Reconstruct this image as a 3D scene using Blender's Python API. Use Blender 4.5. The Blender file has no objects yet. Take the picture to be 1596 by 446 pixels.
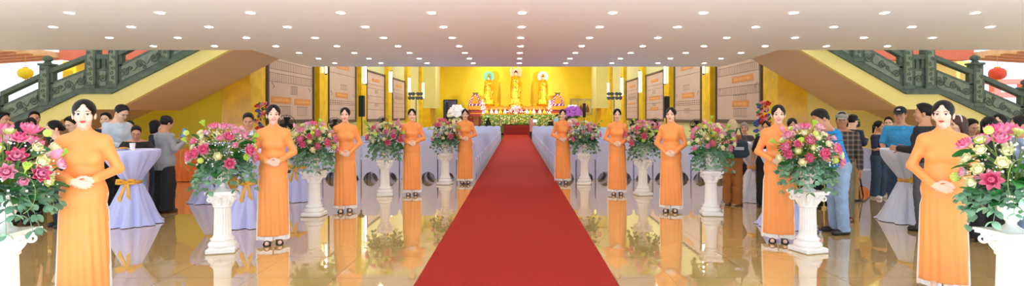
import bpy, math, random
import numpy as np
from mathutils import Vector, Matrix, Euler
C = bpy.context.scene.collection
SC = bpy.context.scene
PI = math.pi
random.seed(7)
# ------------------------------------------------------------------ camera, world, lights, exposure
CAMH, F, VX, VY = 1.55, 882.0, 805.0, 180.0
cam_d = bpy.data.cameras.new('camera'); cam = bpy.data.objects.new('camera', cam_d); C.objects.link(cam)
cam.location = (0, 0, CAMH); cam.rotation_euler = (PI/2, 0, 0)
cam_d.sensor_width = 36.0; cam_d.lens = F/1596*36.0
cam_d.shift_x = -(VX-798)/1596; cam_d.shift_y = -(223-VY)/1596
cam_d.clip_end = 300
SC.camera = cam
SC.view_settings.view_transform = 'Standard'; SC.view_settings.look = 'None'
SC.view_settings.gamma = 1.0; SC.view_settings.use_curve_mapping = False
SC.view_settings.exposure = 0.28
SC.cycles.max_bounces = 8; SC.cycles.diffuse_bounces = 5; SC.cycles.glossy_bounces = 3
SC.cycles.sample_clamp_indirect = 6.0
SC.cycles.use_denoising = True
world = bpy.data.worlds.new('sky'); SC.world = world; world.use_nodes = True
bg = world.node_tree.nodes['Background']
bg.inputs[0].default_value = (0.80, 0.92, 1.06, 1); bg.inputs[1].default_value = 1.5
LAMP = 80.0          # ceiling downlights
HALLW = 190.0        # hall ceiling lamps, each
def area_light(name, loc, rot, sx, sy, power, col):
    d = bpy.data.lights.new(name, 'AREA'); d.shape = 'RECTANGLE'; d.size = sx; d.size_y = sy
    d.energy = power; d.color = col
    o = bpy.data.objects.new(name, d); C.objects.link(o); o.location = loc; o.rotation_euler = rot
    return o
sun_d = bpy.data.lights.new('sun', 'SUN'); sun_d.energy = 6.5; sun_d.angle = .05; sun_d.color = (1.0, 1.0, 1.0)
sun = bpy.data.objects.new('sun', sun_d); C.objects.link(sun); sun.location = (0, -10, 20); sun.rotation_euler = (math.radians(16), 0, 0)   # high sun behind the camera, on the pale bounce ground
HX = -0.06           # hall centre line
for yy in (20.5, 28, 35.5, 42.5):
    for xx in (-3.6, 3.6):
        area_light('hall_ceiling_lamp', (HX+xx, yy, 6.9), (0, 0, 0), 2.4, 1.2, HALLW, (0.80, 0.92, 1.0))
for sx in (-1, 1):   # floodlights aimed at the statues from both sides (they throw the two shadows on the back wall)
    d = bpy.data.lights.new('altar_floodlight', 'SPOT'); d.energy = 2100; d.spot_size = 0.95; d.spot_blend = .6
    d.shadow_soft_size = .12; d.color = (1.0, 0.93, 0.76)
    o = bpy.data.objects.new('altar_floodlight', d); C.objects.link(o)
    o.location = (HX+sx*5.6, 40.5, 4.6)
    o.rotation_euler = (Vector((HX, 49.5, 3.6))-Vector(o.location)).to_track_quat('-Z', 'Y').to_euler()

# ------------------------------------------------------------------ helpers
def lin(c):
    c = c/255.0
    return c/12.92 if c <= 0.04045 else ((c+0.055)/1.055)**2.4
MATS = {}
def mat(name, rgb, rough=.6, metal=0., var=0., scale=8., bump=0., bscale=60., spec=.5, trans=0., emit=0., sheen=0., alpha=1., coat=0.):
    """procedural material: noise-varied base colour, optional noise bump"""
    if name in MATS: return MATS[name]
    m = bpy.data.materials.new(name); m.use_nodes = True; nt = m.node_tree; b = nt.nodes['Principled BSDF']
    col = (lin(rgb[0]), lin(rgb[1]), lin(rgb[2]), 1)
    b.inputs['Base Color'].default_value = col
    b.inputs['Roughness'].default_value = rough; b.inputs['Metallic'].default_value = metal
    b.inputs['Specular IOR Level'].default_value = spec
    if trans: b.inputs['Transmission Weight'].default_value = trans
    if sheen: b.inputs['Sheen Weight'].default_value = sheen
    if coat: b.inputs['Coat Weight'].default_value = coat; b.inputs['Coat Roughness'].default_value = .08
    if alpha < 1: b.inputs['Alpha'].default_value = alpha
    if emit:
        b.inputs['Emission Color'].default_value = col; b.inputs['Emission Strength'].default_value = emit
    if var or bump:
        tc = nt.nodes.new('ShaderNodeTexCoord')
        if var:
            n = nt.nodes.new('ShaderNodeTexNoise'); n.inputs['Scale'].default_value = scale; n.inputs['Detail'].default_value = 4
            nt.links.new(tc.outputs['Object'], n.inputs['Vector'])
            r = nt.nodes.new('ShaderNodeValToRGB')
            r.color_ramp.elements[0].position = .3; r.color_ramp.elements[1].position = .7
            r.color_ramp.elements[0].color = tuple(max(0, c*(1-var)) for c in col[:3])+(1,)
            r.color_ramp.elements[1].color = tuple(min(1, c*(1+var)) for c in col[:3])+(1,)
            nt.links.new(n.outputs['Fac'], r.inputs['Fac']); nt.links.new(r.outputs['Color'], b.inputs['Base Color'])
        if bump:
            n2 = nt.nodes.new('ShaderNodeTexNoise'); n2.inputs['Scale'].default_value = bscale; n2.inputs['Detail'].default_value = 3
            nt.links.new(tc.outputs['Object'], n2.inputs['Vector'])
            bp = nt.nodes.new('ShaderNodeBump'); bp.inputs['Strength'].default_value = bump; bp.inputs['Distance'].default_value = .01
            nt.links.new(n2.outputs['Fac'], bp.inputs['Height']); nt.links.new(bp.outputs['Normal'], b.inputs['Normal'])
    MATS[name] = m
    return m

def U(px, y): return (px-VX)*y/F
def W(py, y): return CAMH-(py-VY)*y/F

class MB:
    """collects simple shapes into one mesh"""
    def __init__(s): s.v = []; s.f = []; s.smooth = True; s.mi = []; s.cur = 0
    def add(s, vs, fs, M=None):
        n = len(s.v)
        s.v += [tuple(M @ Vector(p)) for p in vs] if M is not None else [tuple(p) for p in vs]
        s.f += [tuple(i+n for i in f) for f in fs]; s.mi += [s.cur]*len(fs)
        return s
    def box(s, c, d, rot=None, bev=0.):
        x, y, z = d[0]/2, d[1]/2, d[2]/2
        M = Matrix.Translation(c)
        if rot is not None: M = M @ (rot if isinstance(rot, Matrix) else Euler(rot).to_matrix().to_4x4())
        if bev > 0:
            b = min(bev, x*.45, y*.45, z*.45)
            vs = []; fs = []
            lv = [(-z, b), (-z+b, 0), (z-b, 0), (z, b)]
            for zz, ins in lv:
                X, Y = x-ins, y-ins; c2 = b*.6
                vs += [(-X+c2, -Y, zz), (X-c2, -Y, zz), (X, -Y+c2, zz), (X, Y-c2, zz), (X-c2, Y, zz), (-X+c2, Y, zz), (-X, Y-c2, zz), (-X, -Y+c2, zz)]
            for k in range(3):
                for i in range(8):
                    j = (i+1) % 8; fs.append((k*8+i, k*8+j, k*8+8+j, k*8+8+i))
            fs.append(tuple(range(7, -1, -1))); fs.append(tuple(range(24, 32)))
            return s.add(vs, fs, M)
        vs = [(-x, -y, -z), (x, -y, -z), (x, y, -z), (-x, y, -z), (-x, -y, z), (x, -y, z), (x, y, z), (-x, y, z)]
        return s.add(vs, [(3, 2, 1, 0), (4, 5, 6, 7), (0, 1, 5, 4), (1, 2, 6, 5), (2, 3, 7, 6), (3, 0, 4, 7)], M)
    def lathe(s, prof, n=24, M=None, cap=True, mod=None):
        vs = []; fs = []
        for k, (r, z) in enumerate(prof):
            for i in range(n):
                a = 2*PI*i/n; rr = r if mod is None else mod(r, z, a, k)
                vs.append((rr*math.cos(a), rr*math.sin(a), z))
        for k in range(len(prof)-1):
            for i in range(n):
                j = (i+1) % n; fs.append((k*n+i, k*n+j, k*n+n+j, k*n+n+i))
        if cap:
            fs.append(tuple(range(n-1, -1, -1))); L = (len(prof)-1)*n; fs.append(tuple(range(L, L+n)))
        return s.add(vs, fs, M)
    def ball(s, c, r, n=10, m=7, M=None):
        if not isinstance(r, (tuple, list)): r = (r, r, r)
        vs = [(0, 0, -1)]; fs = []
        for k in range(1, m):
            t = -PI/2+PI*k/m
            for i in range(n):
                a = 2*PI*i/n; vs.append((math.cos(t)*math.cos(a), math.cos(t)*math.sin(a), math.sin(t)))
        vs.append((0, 0, 1)); T = len(vs)-1
        for i in range(n):
            j = (i+1) % n
            fs.append((0, 1+j, 1+i)); fs.append((T, T-n+i, T-n+j))
            for k in range(m-2): fs.append((1+k*n+i, 1+k*n+j, 1+k*n+n+j, 1+k*n+n+i))
        vs = [(c[0]+p[0]*r[0], c[1]+p[1]*r[1], c[2]+p[2]*r[2]) for p in vs]
        return s.add(vs, fs, M)
    def tube(s, pts, r, n=8, M=None):
        pts = [Vector(p) for p in pts]; vs = []; fs = []; prev = None
        for k, p in enumerate(pts):
            t = (pts[min(k+1, len(pts)-1)]-pts[max(k-1, 0)])
            if t.length < 1e-9: t = Vector((0, 0, 1))
            t.normalize()
            if prev is None:
                u = t.cross(Vector((0, 0, 1)));
                if u.length < .01: u = t.cross(Vector((0, 1, 0)))
            else: u = prev-t*prev.dot(t)
            u.normalize(); prev = u; w = t.cross(u)
            rr = r[k] if isinstance(r, (list, tuple)) else r
            for i in range(n):
                a = 2*PI*i/n; vs.append(p+u*(rr*math.cos(a))+w*(rr*math.sin(a)))
        for k in range(len(pts)-1):
            for i in range(n):
                j = (i+1) % n; fs.append((k*n+i, k*n+j, k*n+n+j, k*n+n+i))
        fs.append(tuple(range(n-1, -1, -1))); L = (len(pts)-1)*n; fs.append(tuple(range(L, L+n)))
        return s.add(vs, fs, M)
    def prism(s, poly, a, b, axis='y', M=None):
        """poly of (u,v) counter-clockwise; extruded from a to b along the axis. y: (u,v)=(x,z); x: (u,v)=(y,z); z: (u,v)=(x,y)"""
        def P(u, v, w): return {'y': (u, w, v), 'x': (w, u, v), 'z': (u, v, w)}[axis]
        n = len(poly); vs = [P(u, v, a) for u, v in poly]+[P(u, v, b) for u, v in poly]
        fs = [tuple(range(n)), tuple(range(2*n-1, n-1, -1))]
        fs += [(i, i+n, (i+1) % n+n, (i+1) % n) for i in range(n)]
        if axis in ('x', 'z'): fs = [tuple(reversed(f)) for f in fs]
        return s.add(vs, fs, M)
    def grid(s, fn, nu, nv, M=None):
        vs = [fn(i/nu, j/nv) for j in range(nv+1) for i in range(nu+1)]
        fs = [(j*(nu+1)+i, j*(nu+1)+i+1, (j+1)*(nu+1)+i+1, (j+1)*(nu+1)+i) for j in range(nv) for i in range(nu)]
        return s.add(vs, fs, M)
    def mesh(s, name, *ms, smooth=True):
        me = bpy.data.meshes.new(name); me.from_pydata(s.v, [], s.f)
        for m in ms: me.materials.append(m)
        if len(ms) > 1: me.polygons.foreach_set('material_index', s.mi)
        if smooth:
            me.polygons.foreach_set('use_smooth', [True]*len(me.polygons))
            try: me.set_sharp_from_angle(angle=math.radians(38))
            except Exception: pass
        me.update(); return me

def link(name, me, parent=None, loc=None, rot=None):
    o = bpy.data.objects.new(name, me); C.objects.link(o)
    if parent is not None: o.parent = parent
    if loc is not None: o.location = loc
    if rot is not None: o.rotation_euler = rot
    return o
def obj(name, mb, m, parent=None, smooth=True, label=None):
    o = link(name, mb.mesh(name, *(m if isinstance(m, (list, tuple)) else (m,)), smooth=smooth), parent)
    if label: o['label'] = label
    return o
def thing(name, label, cat, loc=(0, 0, 0), rz=0., group=None):
    o = bpy.data.objects.new(name, None); C.objects.link(o); o.empty_display_size = .1
    o.location = loc; o.rotation_euler = (0, 0, rz)
    return tag(o, label, cat, group)
def tag(o, label, cat, group=None, kind=None):
    o['label'] = label; o['category'] = cat
    if group: o['group'] = group
    if kind: o['kind'] = kind
    return o
def struct(name, mb, m, smooth=False):
    o = obj(name, mb, m, smooth=smooth); o['kind'] = 'structure'; return o
def dup(root, loc, rz, label=None, group=None, parent=None):
    r = root.copy(); C.objects.link(r); r.location = loc; r.rotation_euler = (0, 0, rz)
    if label: r['label'] = label
    if group: r['group'] = group
    for ch in list(root.children):
        c = ch.copy(); C.objects.link(c); c.parent = r
        for g in list(ch.children):
            d = g.copy(); C.objects.link(d); d.parent = c
    return r
# ------------------------------------------------------------------ smooth bodies: distance fields turned into one continuous surface
def surfnet(D, org, h):
    S = D < 0
    c = np.zeros(tuple(n-1 for n in D.shape), np.int8)
    for a in (0, 1):
        for b in (0, 1):
            for d in (0, 1):
                c += S[a:a+c.shape[0], b:b+c.shape[1], d:d+c.shape[2]]
    act = (c > 0) & (c < 8); ci = np.argwhere(act); idx = np.full(c.shape, -1, np.int32); idx[act] = np.arange(len(ci))
    acc = np.zeros((len(ci), 3)); w = np.zeros(len(ci))
    cor = [(a, b, d) for a in (0, 1) for b in (0, 1) for d in (0, 1)]
    for p in cor:
        for ax in range(3):
            if p[ax]: continue
            q = list(p); q[ax] = 1
            da = D[ci[:, 0]+p[0], ci[:, 1]+p[1], ci[:, 2]+p[2]]; db = D[ci[:, 0]+q[0], ci[:, 1]+q[1], ci[:, 2]+q[2]]
            m = (da < 0) != (db < 0); t = da[m]/(da[m]-db[m])
            pos = np.tile(np.array(p, float), (m.sum(), 1)); pos[:, ax] += t
            acc[m] += pos; w[m] += 1
    V = (ci+acc/w[:, None])*h+org
    F_ = []
    for ax in range(3):
        u, v = (ax+1) % 3, (ax+2) % 3
        sl0 = [slice(1, -1)]*3; sl1 = [slice(1, -1)]*3; sl0[ax] = slice(0, -1); sl1[ax] = slice(1, None)
        s0 = S[tuple(sl0)]; s1 = S[tuple(sl1)]
        for sel, rev in ((s0 & ~s1, False), (~s0 & s1, True)):
            e = np.argwhere(sel); e[:, u] += 1; e[:, v] += 1
            qs = []
            for du, dv in ((-1, -1), (0, -1), (0, 0), (-1, 0)):
                k = e.copy(); k[:, u] += du; k[:, v] += dv; qs.append(idx[k[:, 0], k[:, 1], k[:, 2]])
            q = np.stack(qs, 1); F_.append(q[:, ::-1] if rev else q)
    return V, np.concatenate(F_)
def np_mesh(name, V, Q, m):
    me = bpy.data.meshes.new(name); n = len(V); k = len(Q)
    me.vertices.add(n); me.vertices.foreach_set('co', V.astype(np.float32).ravel())
    me.loops.add(k*4); me.loops.foreach_set('vertex_index', Q.astype(np.int32).ravel())
    me.polygons.add(k); me.polygons.foreach_set('loop_start', np.arange(0, k*4, 4, dtype=np.int32))
    me.polygons.foreach_set('use_smooth', np.ones(k, bool))
    me.materials.append(m); me.update(calc_edges=True); me.validate()
    return me
I3 = np.eye(3)
def rx(a): c, s = math.cos(a), math.sin(a); return np.array([[1, 0, 0], [0, c, -s], [0, s, c]])
def rz(a): c, s = math.cos(a), math.sin(a); return np.array([[c, -s, 0], [s, c, 0], [0, 0, 1]])
def ry(a): c, s = math.cos(a), math.sin(a); return np.array([[c, 0, s], [0, 1, 0], [-s, 0, c]])
class Fr:
    def __init__(s, R=I3, o=(0, 0, 0)): s.R = np.array(R, float); s.o = np.array(o, float)
    def p(s, q): return s.R @ np.array(q, float)+s.o
class Sdf:
    def __init__(s): s.pr = []; s.post = []
    def cap(s, a, b, r0, r1, k=.02, fr=None, sy=1., op='u'):
        """tapered capsule; sy squashes it along the frame's y"""
        s.pr.append(('c', np.array(a, float), np.array(b, float), r0, r1, k, fr or Fr(), sy, op)); return s
    def ell(s, c, r, k=.02, fr=None, op='u'):
        s.pr.append(('e', np.array(c, float), np.array(r, float), 0, 0, k, fr or Fr(), 1., op)); return s
    def fun(s, f, lo, hi, k=.02, op='u'):
        s.pr.append(('f', np.array(lo, float), np.array(hi, float), f, 0, k, Fr(), 1., op)); return s
    def grow(s, g):
        """the same field inflated by g"""
        n = Sdf(); n.pr = [(('c',)+p[1:3]+(p[3]+g, p[4]+g)+p[5:]) if p[0] == 'c' else (('e', p[1], p[2]+g)+p[3:]) if p[0] == 'e' else p for p in s.pr]; return n
    @staticmethod
    def val(p, P):
        q = (P-p[6].o) @ p[6].R
        if p[0] == 'c':
            a, b, r0, r1, sy = p[1], p[2], p[3], p[4], p[7]
            sc = np.array([1, 1/sy, 1]); q = q*sc; a = a*sc; b = b*sc; ba = b-a; L = max(1e-9, ba @ ba)
            t = np.clip(((q-a) @ ba)/L, 0, 1)
            d = np.linalg.norm(q-a-t[:, None]*ba, axis=1)-(r0+(r1-r0)*t)
            return d*(1 if sy == 1 else (sy+1)/2)
        if p[0] == 'e':
            q = (q-p[1]); k0 = np.linalg.norm(q/p[2], axis=1); k1 = np.linalg.norm(q/p[2]**2, axis=1)+1e-9
            return k0*(k0-1)/k1
        return p[3](q[:, 0], q[:, 1], q[:, 2])
    def bb(s, p):
        if p[0] == 'c':
            r = max(p[3], p[4]); sy = np.array([r, r*p[7], r]); lo = np.minimum(p[1], p[2])-sy; hi = np.maximum(p[1], p[2])+sy
        elif p[0] == 'e': lo, hi = p[1]-p[2], p[1]+p[2]
        else: lo, hi = p[1], p[2]
        c = np.array([[x, y, z] for x in (lo[0], hi[0]) for y in (lo[1], hi[1]) for z in (lo[2], hi[2])])
        c = c @ p[6].R.T+p[6].o
        return c.min(0), c.max(0)
    def at(s, P):
        D = np.full(len(P), .5)
        for p in s.pr:
            v = s.val(p, P); k = p[5]
            if p[8] == 'u': h = np.maximum(k-np.abs(D-v), 0)/k; D = np.minimum(D, v)-h*h*k*.25
            else: D = np.maximum(D, -v)
        return D
    def build(s, name, m, vox):
        bbs = [s.bb(p) for p in s.pr if p[8] == 'u']
        lo = np.min([b[0] for b in bbs], 0)-3*vox; hi = np.max([b[1] for b in bbs], 0)+3*vox
        n = np.ceil((hi-lo)/vox).astype(int)+1
        D = np.full(tuple(n), .5, np.float32)
        for p in s.pr:
            k = p[5]; a, b = s.bb(p)
            i0 = np.clip(np.floor((a-k-2*vox-lo)/vox).astype(int), 0, n-1); i1 = np.clip(np.ceil((b+k+2*vox-lo)/vox).astype(int)+1, 1, n)
            if (i1 <= i0).any(): continue
            gx, gy, gz = (np.arange(i0[i], i1[i])*vox+lo[i] for i in range(3))
            P = np.stack(np.meshgrid(gx, gy, gz, indexing='ij'), -1).reshape(-1, 3)
            v = s.val(p, P).astype(np.float32).reshape(tuple(i1-i0))
            sl = tuple(slice(i0[i], i1[i]) for i in range(3)); d = D[sl]
            if p[8] == 'u':
                h = np.maximum(k-np.abs(d-v), 0)/k; D[sl] = np.minimum(d, v)-h*h*k*.25
            else: D[sl] = np.maximum(d, -v)
        if s.post:
            X = (np.arange(n[0])*vox+lo[0])[:, None, None]; Y = (np.arange(n[1])*vox+lo[1])[None, :, None]; Z = (np.arange(n[2])*vox+lo[2])[None, None, :]
            for f in s.post: D = f(X, Y, Z, D).astype(np.float32)
        D[0] = D[-1] = .5; D[:, 0] = D[:, -1] = .5; D[:, :, 0] = D[:, :, -1] = .5
        D[D == 0] = 1e-6
        V, Q = surfnet(D, lo, vox)
        return np_mesh(name, V, Q, m)

SKIN = mat('skin', (238, 192, 164), .5, var=.05, scale=30, bump=.02)
SKIN_F = mat('fair_skin', (240, 198, 174), .45, var=.03, scale=30)
SKIN_T = mat('tan_skin', (202, 148, 112), .5, var=.05, scale=30)
HAIR = mat('black_hair', (13, 10, 11), .45, spec=.25, var=.3, scale=90, bump=.12, bscale=220)
HAIR_B = mat('brown_hair', (74, 42, 30), .4, var=.3, scale=90, bump=.25, bscale=150)
HAIR_G = mat('grey_hair', (140, 130, 122), .5, var=.25, scale=60, bump=.3, bscale=120)
HAIR_L = mat('ash_blond_hair', (205, 180, 145), .5, var=.2, scale=60, bump=.3, bscale=120)
EYEW = mat('eye_white', (240, 236, 232), .25); IRIS = mat('iris', (34, 22, 18), .2); BROW = mat('eyebrow', (70, 48, 40), .7)
LIPS = mat('red_lips', (205, 52, 60), .35); LIPS_N = mat('natural_lips', (188, 112, 100), .5)
TEETH = mat('teeth', (245, 240, 232), .3); RIM = mat('glasses_rim', (30, 30, 34), .3)

def hand(S, w, d, nrm, side, s=1., curl=.35, k=.006, spread=1.):
    """palm, four fingers and a thumb from wrist w along d; nrm faces out of the palm; side = direction of the thumb"""
    d = np.array(d, float); d /= np.linalg.norm(d); nrm = np.array(nrm, float); nrm -= d*(nrm @ d); nrm /= np.linalg.norm(nrm)
    t = np.cross(d, nrm); t = t if t @ np.array(side, float) > 0 else -t
    w = np.array(w, float)
    for o, L in ((.024, .078), (.008, .084), (-.008, .081), (-.022, .073)):
        S.cap(w+t*o*.55*s, w+d*L*s+t*o*s, .0135*s, .0115*s, .012)
    for o, L, base in ((.025, .068, .080), (.0085, .077, .086), (-.0085, .071, .083), (-.0245, .056, .074)):
        p = w+d*base*s+t*o*s; a = curl*.6; q = d
        for seg, r0, r1 in ((.42, .0092, .0086), (.32, .0086, .0080), (.26, .0080, .0068)):
            dd = d*math.cos(a)+nrm*math.sin(a)+t*o*2.2*spread; dd /= np.linalg.norm(dd)
            q = p+dd*L*seg*s; S.cap(p, q, r0*s, r1*s, k); p = q; a += curl
    p = w+d*.022*s+t*.022*s+nrm*.006*s
    q = p+(d*.62+t*.68+nrm*.25)*.038*s; S.cap(p, q, .0125*s, .0105*s, .012)
    r = q+(d*.85+t*.42+nrm*.3)*.030*s; S.cap(q, r, .0100*s, .0088*s, k); S.cap(r, r+(d*.95+t*.1+nrm*.3)*.022*s, .0088*s, .0072*s, k)

def head_prims(S, fr, s, fem):
    e = lambda c, r, k=.02: S.ell(np.array(c)*s, np.array(r)*s, k*s, fr)
    cp = lambda a, b, r0, r1, k=.02: S.cap(np.array(a)*s, np.array(b)*s, r0*s, r1*s, k*s, fr)
    e((0, .012, .036), ((.070 if fem else .073), .092, .084)); jw = .046 if fem else .058
    e((0, -.020, -.040), (jw, .064, .074), .04); e((0, -.058, -.092), (.017 if fem else .026, .019, .018), .035)
    for sx in (-1, 1):
        e((sx*(.036 if fem else .040), -.052, -.026), (.023, .024, .023), .03)
        e((sx*.073, .012, -.008), (.011, .019, .031), .008)
        e((sx*.031, -.076, .024), (.026, .013, .009), .02)
    cp((0, -.080, .012), (0, -.099, -.024), .0075, .0105, .014)
    for sx in (-1, 1): e((sx*.011, -.090, -.028), (.0085, .010, .008), .008)
    e((0, -.083, -.056), (.020, .010, .012), .012)
    for sx in (-1, 1): S.ell(np.array((sx*.031, -.097, .006))*s, np.array((.020, .020, .012))*s, .01, fr, op='s')

def face_parts(root, fr, s, fem, smile=0., lips=None, brow=BROW, glasses=False, body_parent=None):
    S = Sdf(); head_prims(S, Fr(), 1., fem)
    def sy(x, z):
        ys = np.linspace(-.13, .02, 301); P = np.stack([np.full(301, x), ys, np.full(301, z)], 1); d = S.at(P)
        return ys[np.argmax(d < 0)] if (d < 0).any() else -.08
    M = Matrix(np.vstack([np.hstack([fr.R*s, fr.o[:, None]]), [0, 0, 0, 1]]).tolist())
    for sx in (-1, 1):
        x, z = sx*.031, .004; y = sy(x, z)
        b = MB(); b.ball((x, y+.0045, z), (.0160, .0075, .0086), 14, 8, M)
        eye = obj('eye', b, EYEW, root)
        b = MB(); b.ball((x, y-.0022, z), (.0074, .0024, .0078), 12, 6, M)
        obj('iris', b, IRIS, eye)
        b = MB(); pts = [(x+sx*t, sy(x+sx*t, z+.0075)-.0012, z+.0078-(t/.017)**2*.0055) for t in (-.015, -.009, -.003, .004, .010, .0175)]
        b.tube(pts, [.0008, .0016, .0019, .0019, .0017, .0008], 6, M); obj('eyelash', b, IRIS, root)
        b = MB(); pts = [(sx*t, sy(sx*t, zz)-.0005, zz) for t, zz in ((.014, .025), (.024, .0285), (.036, .0295), (.046, .0265), (.052, .0225))]
        b.tube(pts, [.0022, .0030, .0027, .0022, .0010], 6, M); obj('eyebrow', b, brow, root)
    b = MB(); w = (.0215 if fem else .025)+.006*smile
    up = [(t*w, -.055+.0075*smile*t*t+(0 if abs(t) > .1 else -.0008)) for t in (-1, -.6, -.25, 0, .25, .6, 1)]
    b.tube([(x, sy(x, z)-.0010, z+.0022) for x, z in up], [.0010, .0035, .0047, .0040, .0047, .0035, .0010], 7, M)
    gap = .0052+.006*smile
    b.tube([(x, sy(x, z-gap)-.0010, z-gap*(1-(x/w)**2)) for x, z in up], [.0010, .0036, .0052, .0056, .0052, .0036, .0010], 7, M)
    obj('lips', b, lips or (LIPS if fem else LIPS_N), root)
    if smile > .5:
        b = MB(); b.tube([(x*.85, sy(x*.8, z-.002)-.0006, z-.0015-.002*(1-(x/w)**2)) for x, z in up], [.0008, .0030, .0042, .0044, .0042, .0030, .0008], 6, M)
        obj('teeth', b, TEETH, root)
    if glasses:
        b = MB()
        for sx in (-1, 1):
            b.tube([(sx*.033+.024*math.cos(a), -.102, .003+.018*math.sin(a)) for a in np.linspace(0, 2*PI, 15)], .0016, 5, M)
            b.tube([(sx*.057, -.101, .008), (sx*.078, -.06, .010), (sx*.080, .012, .008)], .0016, 5, M)
        b.tube([(-.009, -.103, .006), (0, -.106, .008), (.009, -.103, .006)], .0016, 5, M)
        obj('glasses', b, RIM, root)

def hair_sdf(style, fr, s):
    S = Sdf()
    e = lambda c, r, k=.02, op='u': S.ell(np.array(c)*s, np.array(r)*s, k*s, fr, op)
    cp = lambda a, b, r0, r1, k=.02, sy=1.: S.cap(np.array(a)*s, np.array(b)*s, r0*s, r1*s, k*s, fr, sy)
    e((0, .017, .040), (.0825, .101, .094))
    if style == 'short': e((0, -.010, .075), (.070, .085, .062), .02)
    # keep the region above and behind the slanted hairline
    th = {'short': -.012, 'bald': .03}.get(style, -.036)
    def keep(x, y, z): return (y*.80+z*.60)/s-th if style != 'short' else np.minimum((y*.86+z*.5)/s-th, (z+.072*s-0.0*y)/s)
    def cutf(X, Y, Z):
        P = (np.stack([X, Y, Z], -1)-fr.o) @ fr.R
        return keep(P[:, 0], P[:, 1], P[:, 2])*s
    S.fun(cutf, fr.o-.4*s, fr.o+.4*s, .01, op='s')
    e((0, -.104, -.022), (.060, .090, .098), .01, 's')
    if style in ('bun', 'lowbun', 'topbun', 'long', 'pony'): e((0, -.105, .060), (.024, .060, .044), .01, 's')
    if style == 'bun':
        e((0, .085, .066), (.050, .042, .045), .015)
    elif style == 'topbun':
        e((0, .070, .105), (.045, .042, .040), .015)
    elif style == 'lowbun':
        e((0, .108, -.012), (.048, .040, .042), .012)
    elif style == 'bob':
        for sx in (-1, 1): cp((sx*.062, .012, .04), (sx*.066, .018, -.095), .030, .026, .03)
        cp((0, .06, .04), (0, .062, -.10), .062, .056, .04); cp((-.03, .06, -.02), (-.045, .05, -.10), .045, .04, .03); cp((.03, .06, -.02), (.045, .05, -.10), .045, .04, .03)
    elif style == 'long':
        for sx in (-1, 1): cp((sx*.060, .012, .04), (sx*.070, .03, -.16), .030, .026, .03)
        cp((0, .06, .04), (0, .075, -.26), .062, .060, .04, .8); cp((-.04, .06, 0), (-.06, .065, -.25), .045, .04, .03); cp((.04, .06, 0), (.06, .065, -.25), .045, .04, .03)
    elif style == 'pony':
        e((0, .105, .03), (.030, .030, .030), .02); cp((0, .12, .02), (0, .135, -.12), .030, .018, .02)
    elif style == 'fluffy':
        for sx in (-1, 1): e((sx*.062, .02, .0), (.034, .055, .06), .03)
        e((0, .07, -.01), (.07, .05, .075), .03)
    return S

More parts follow.
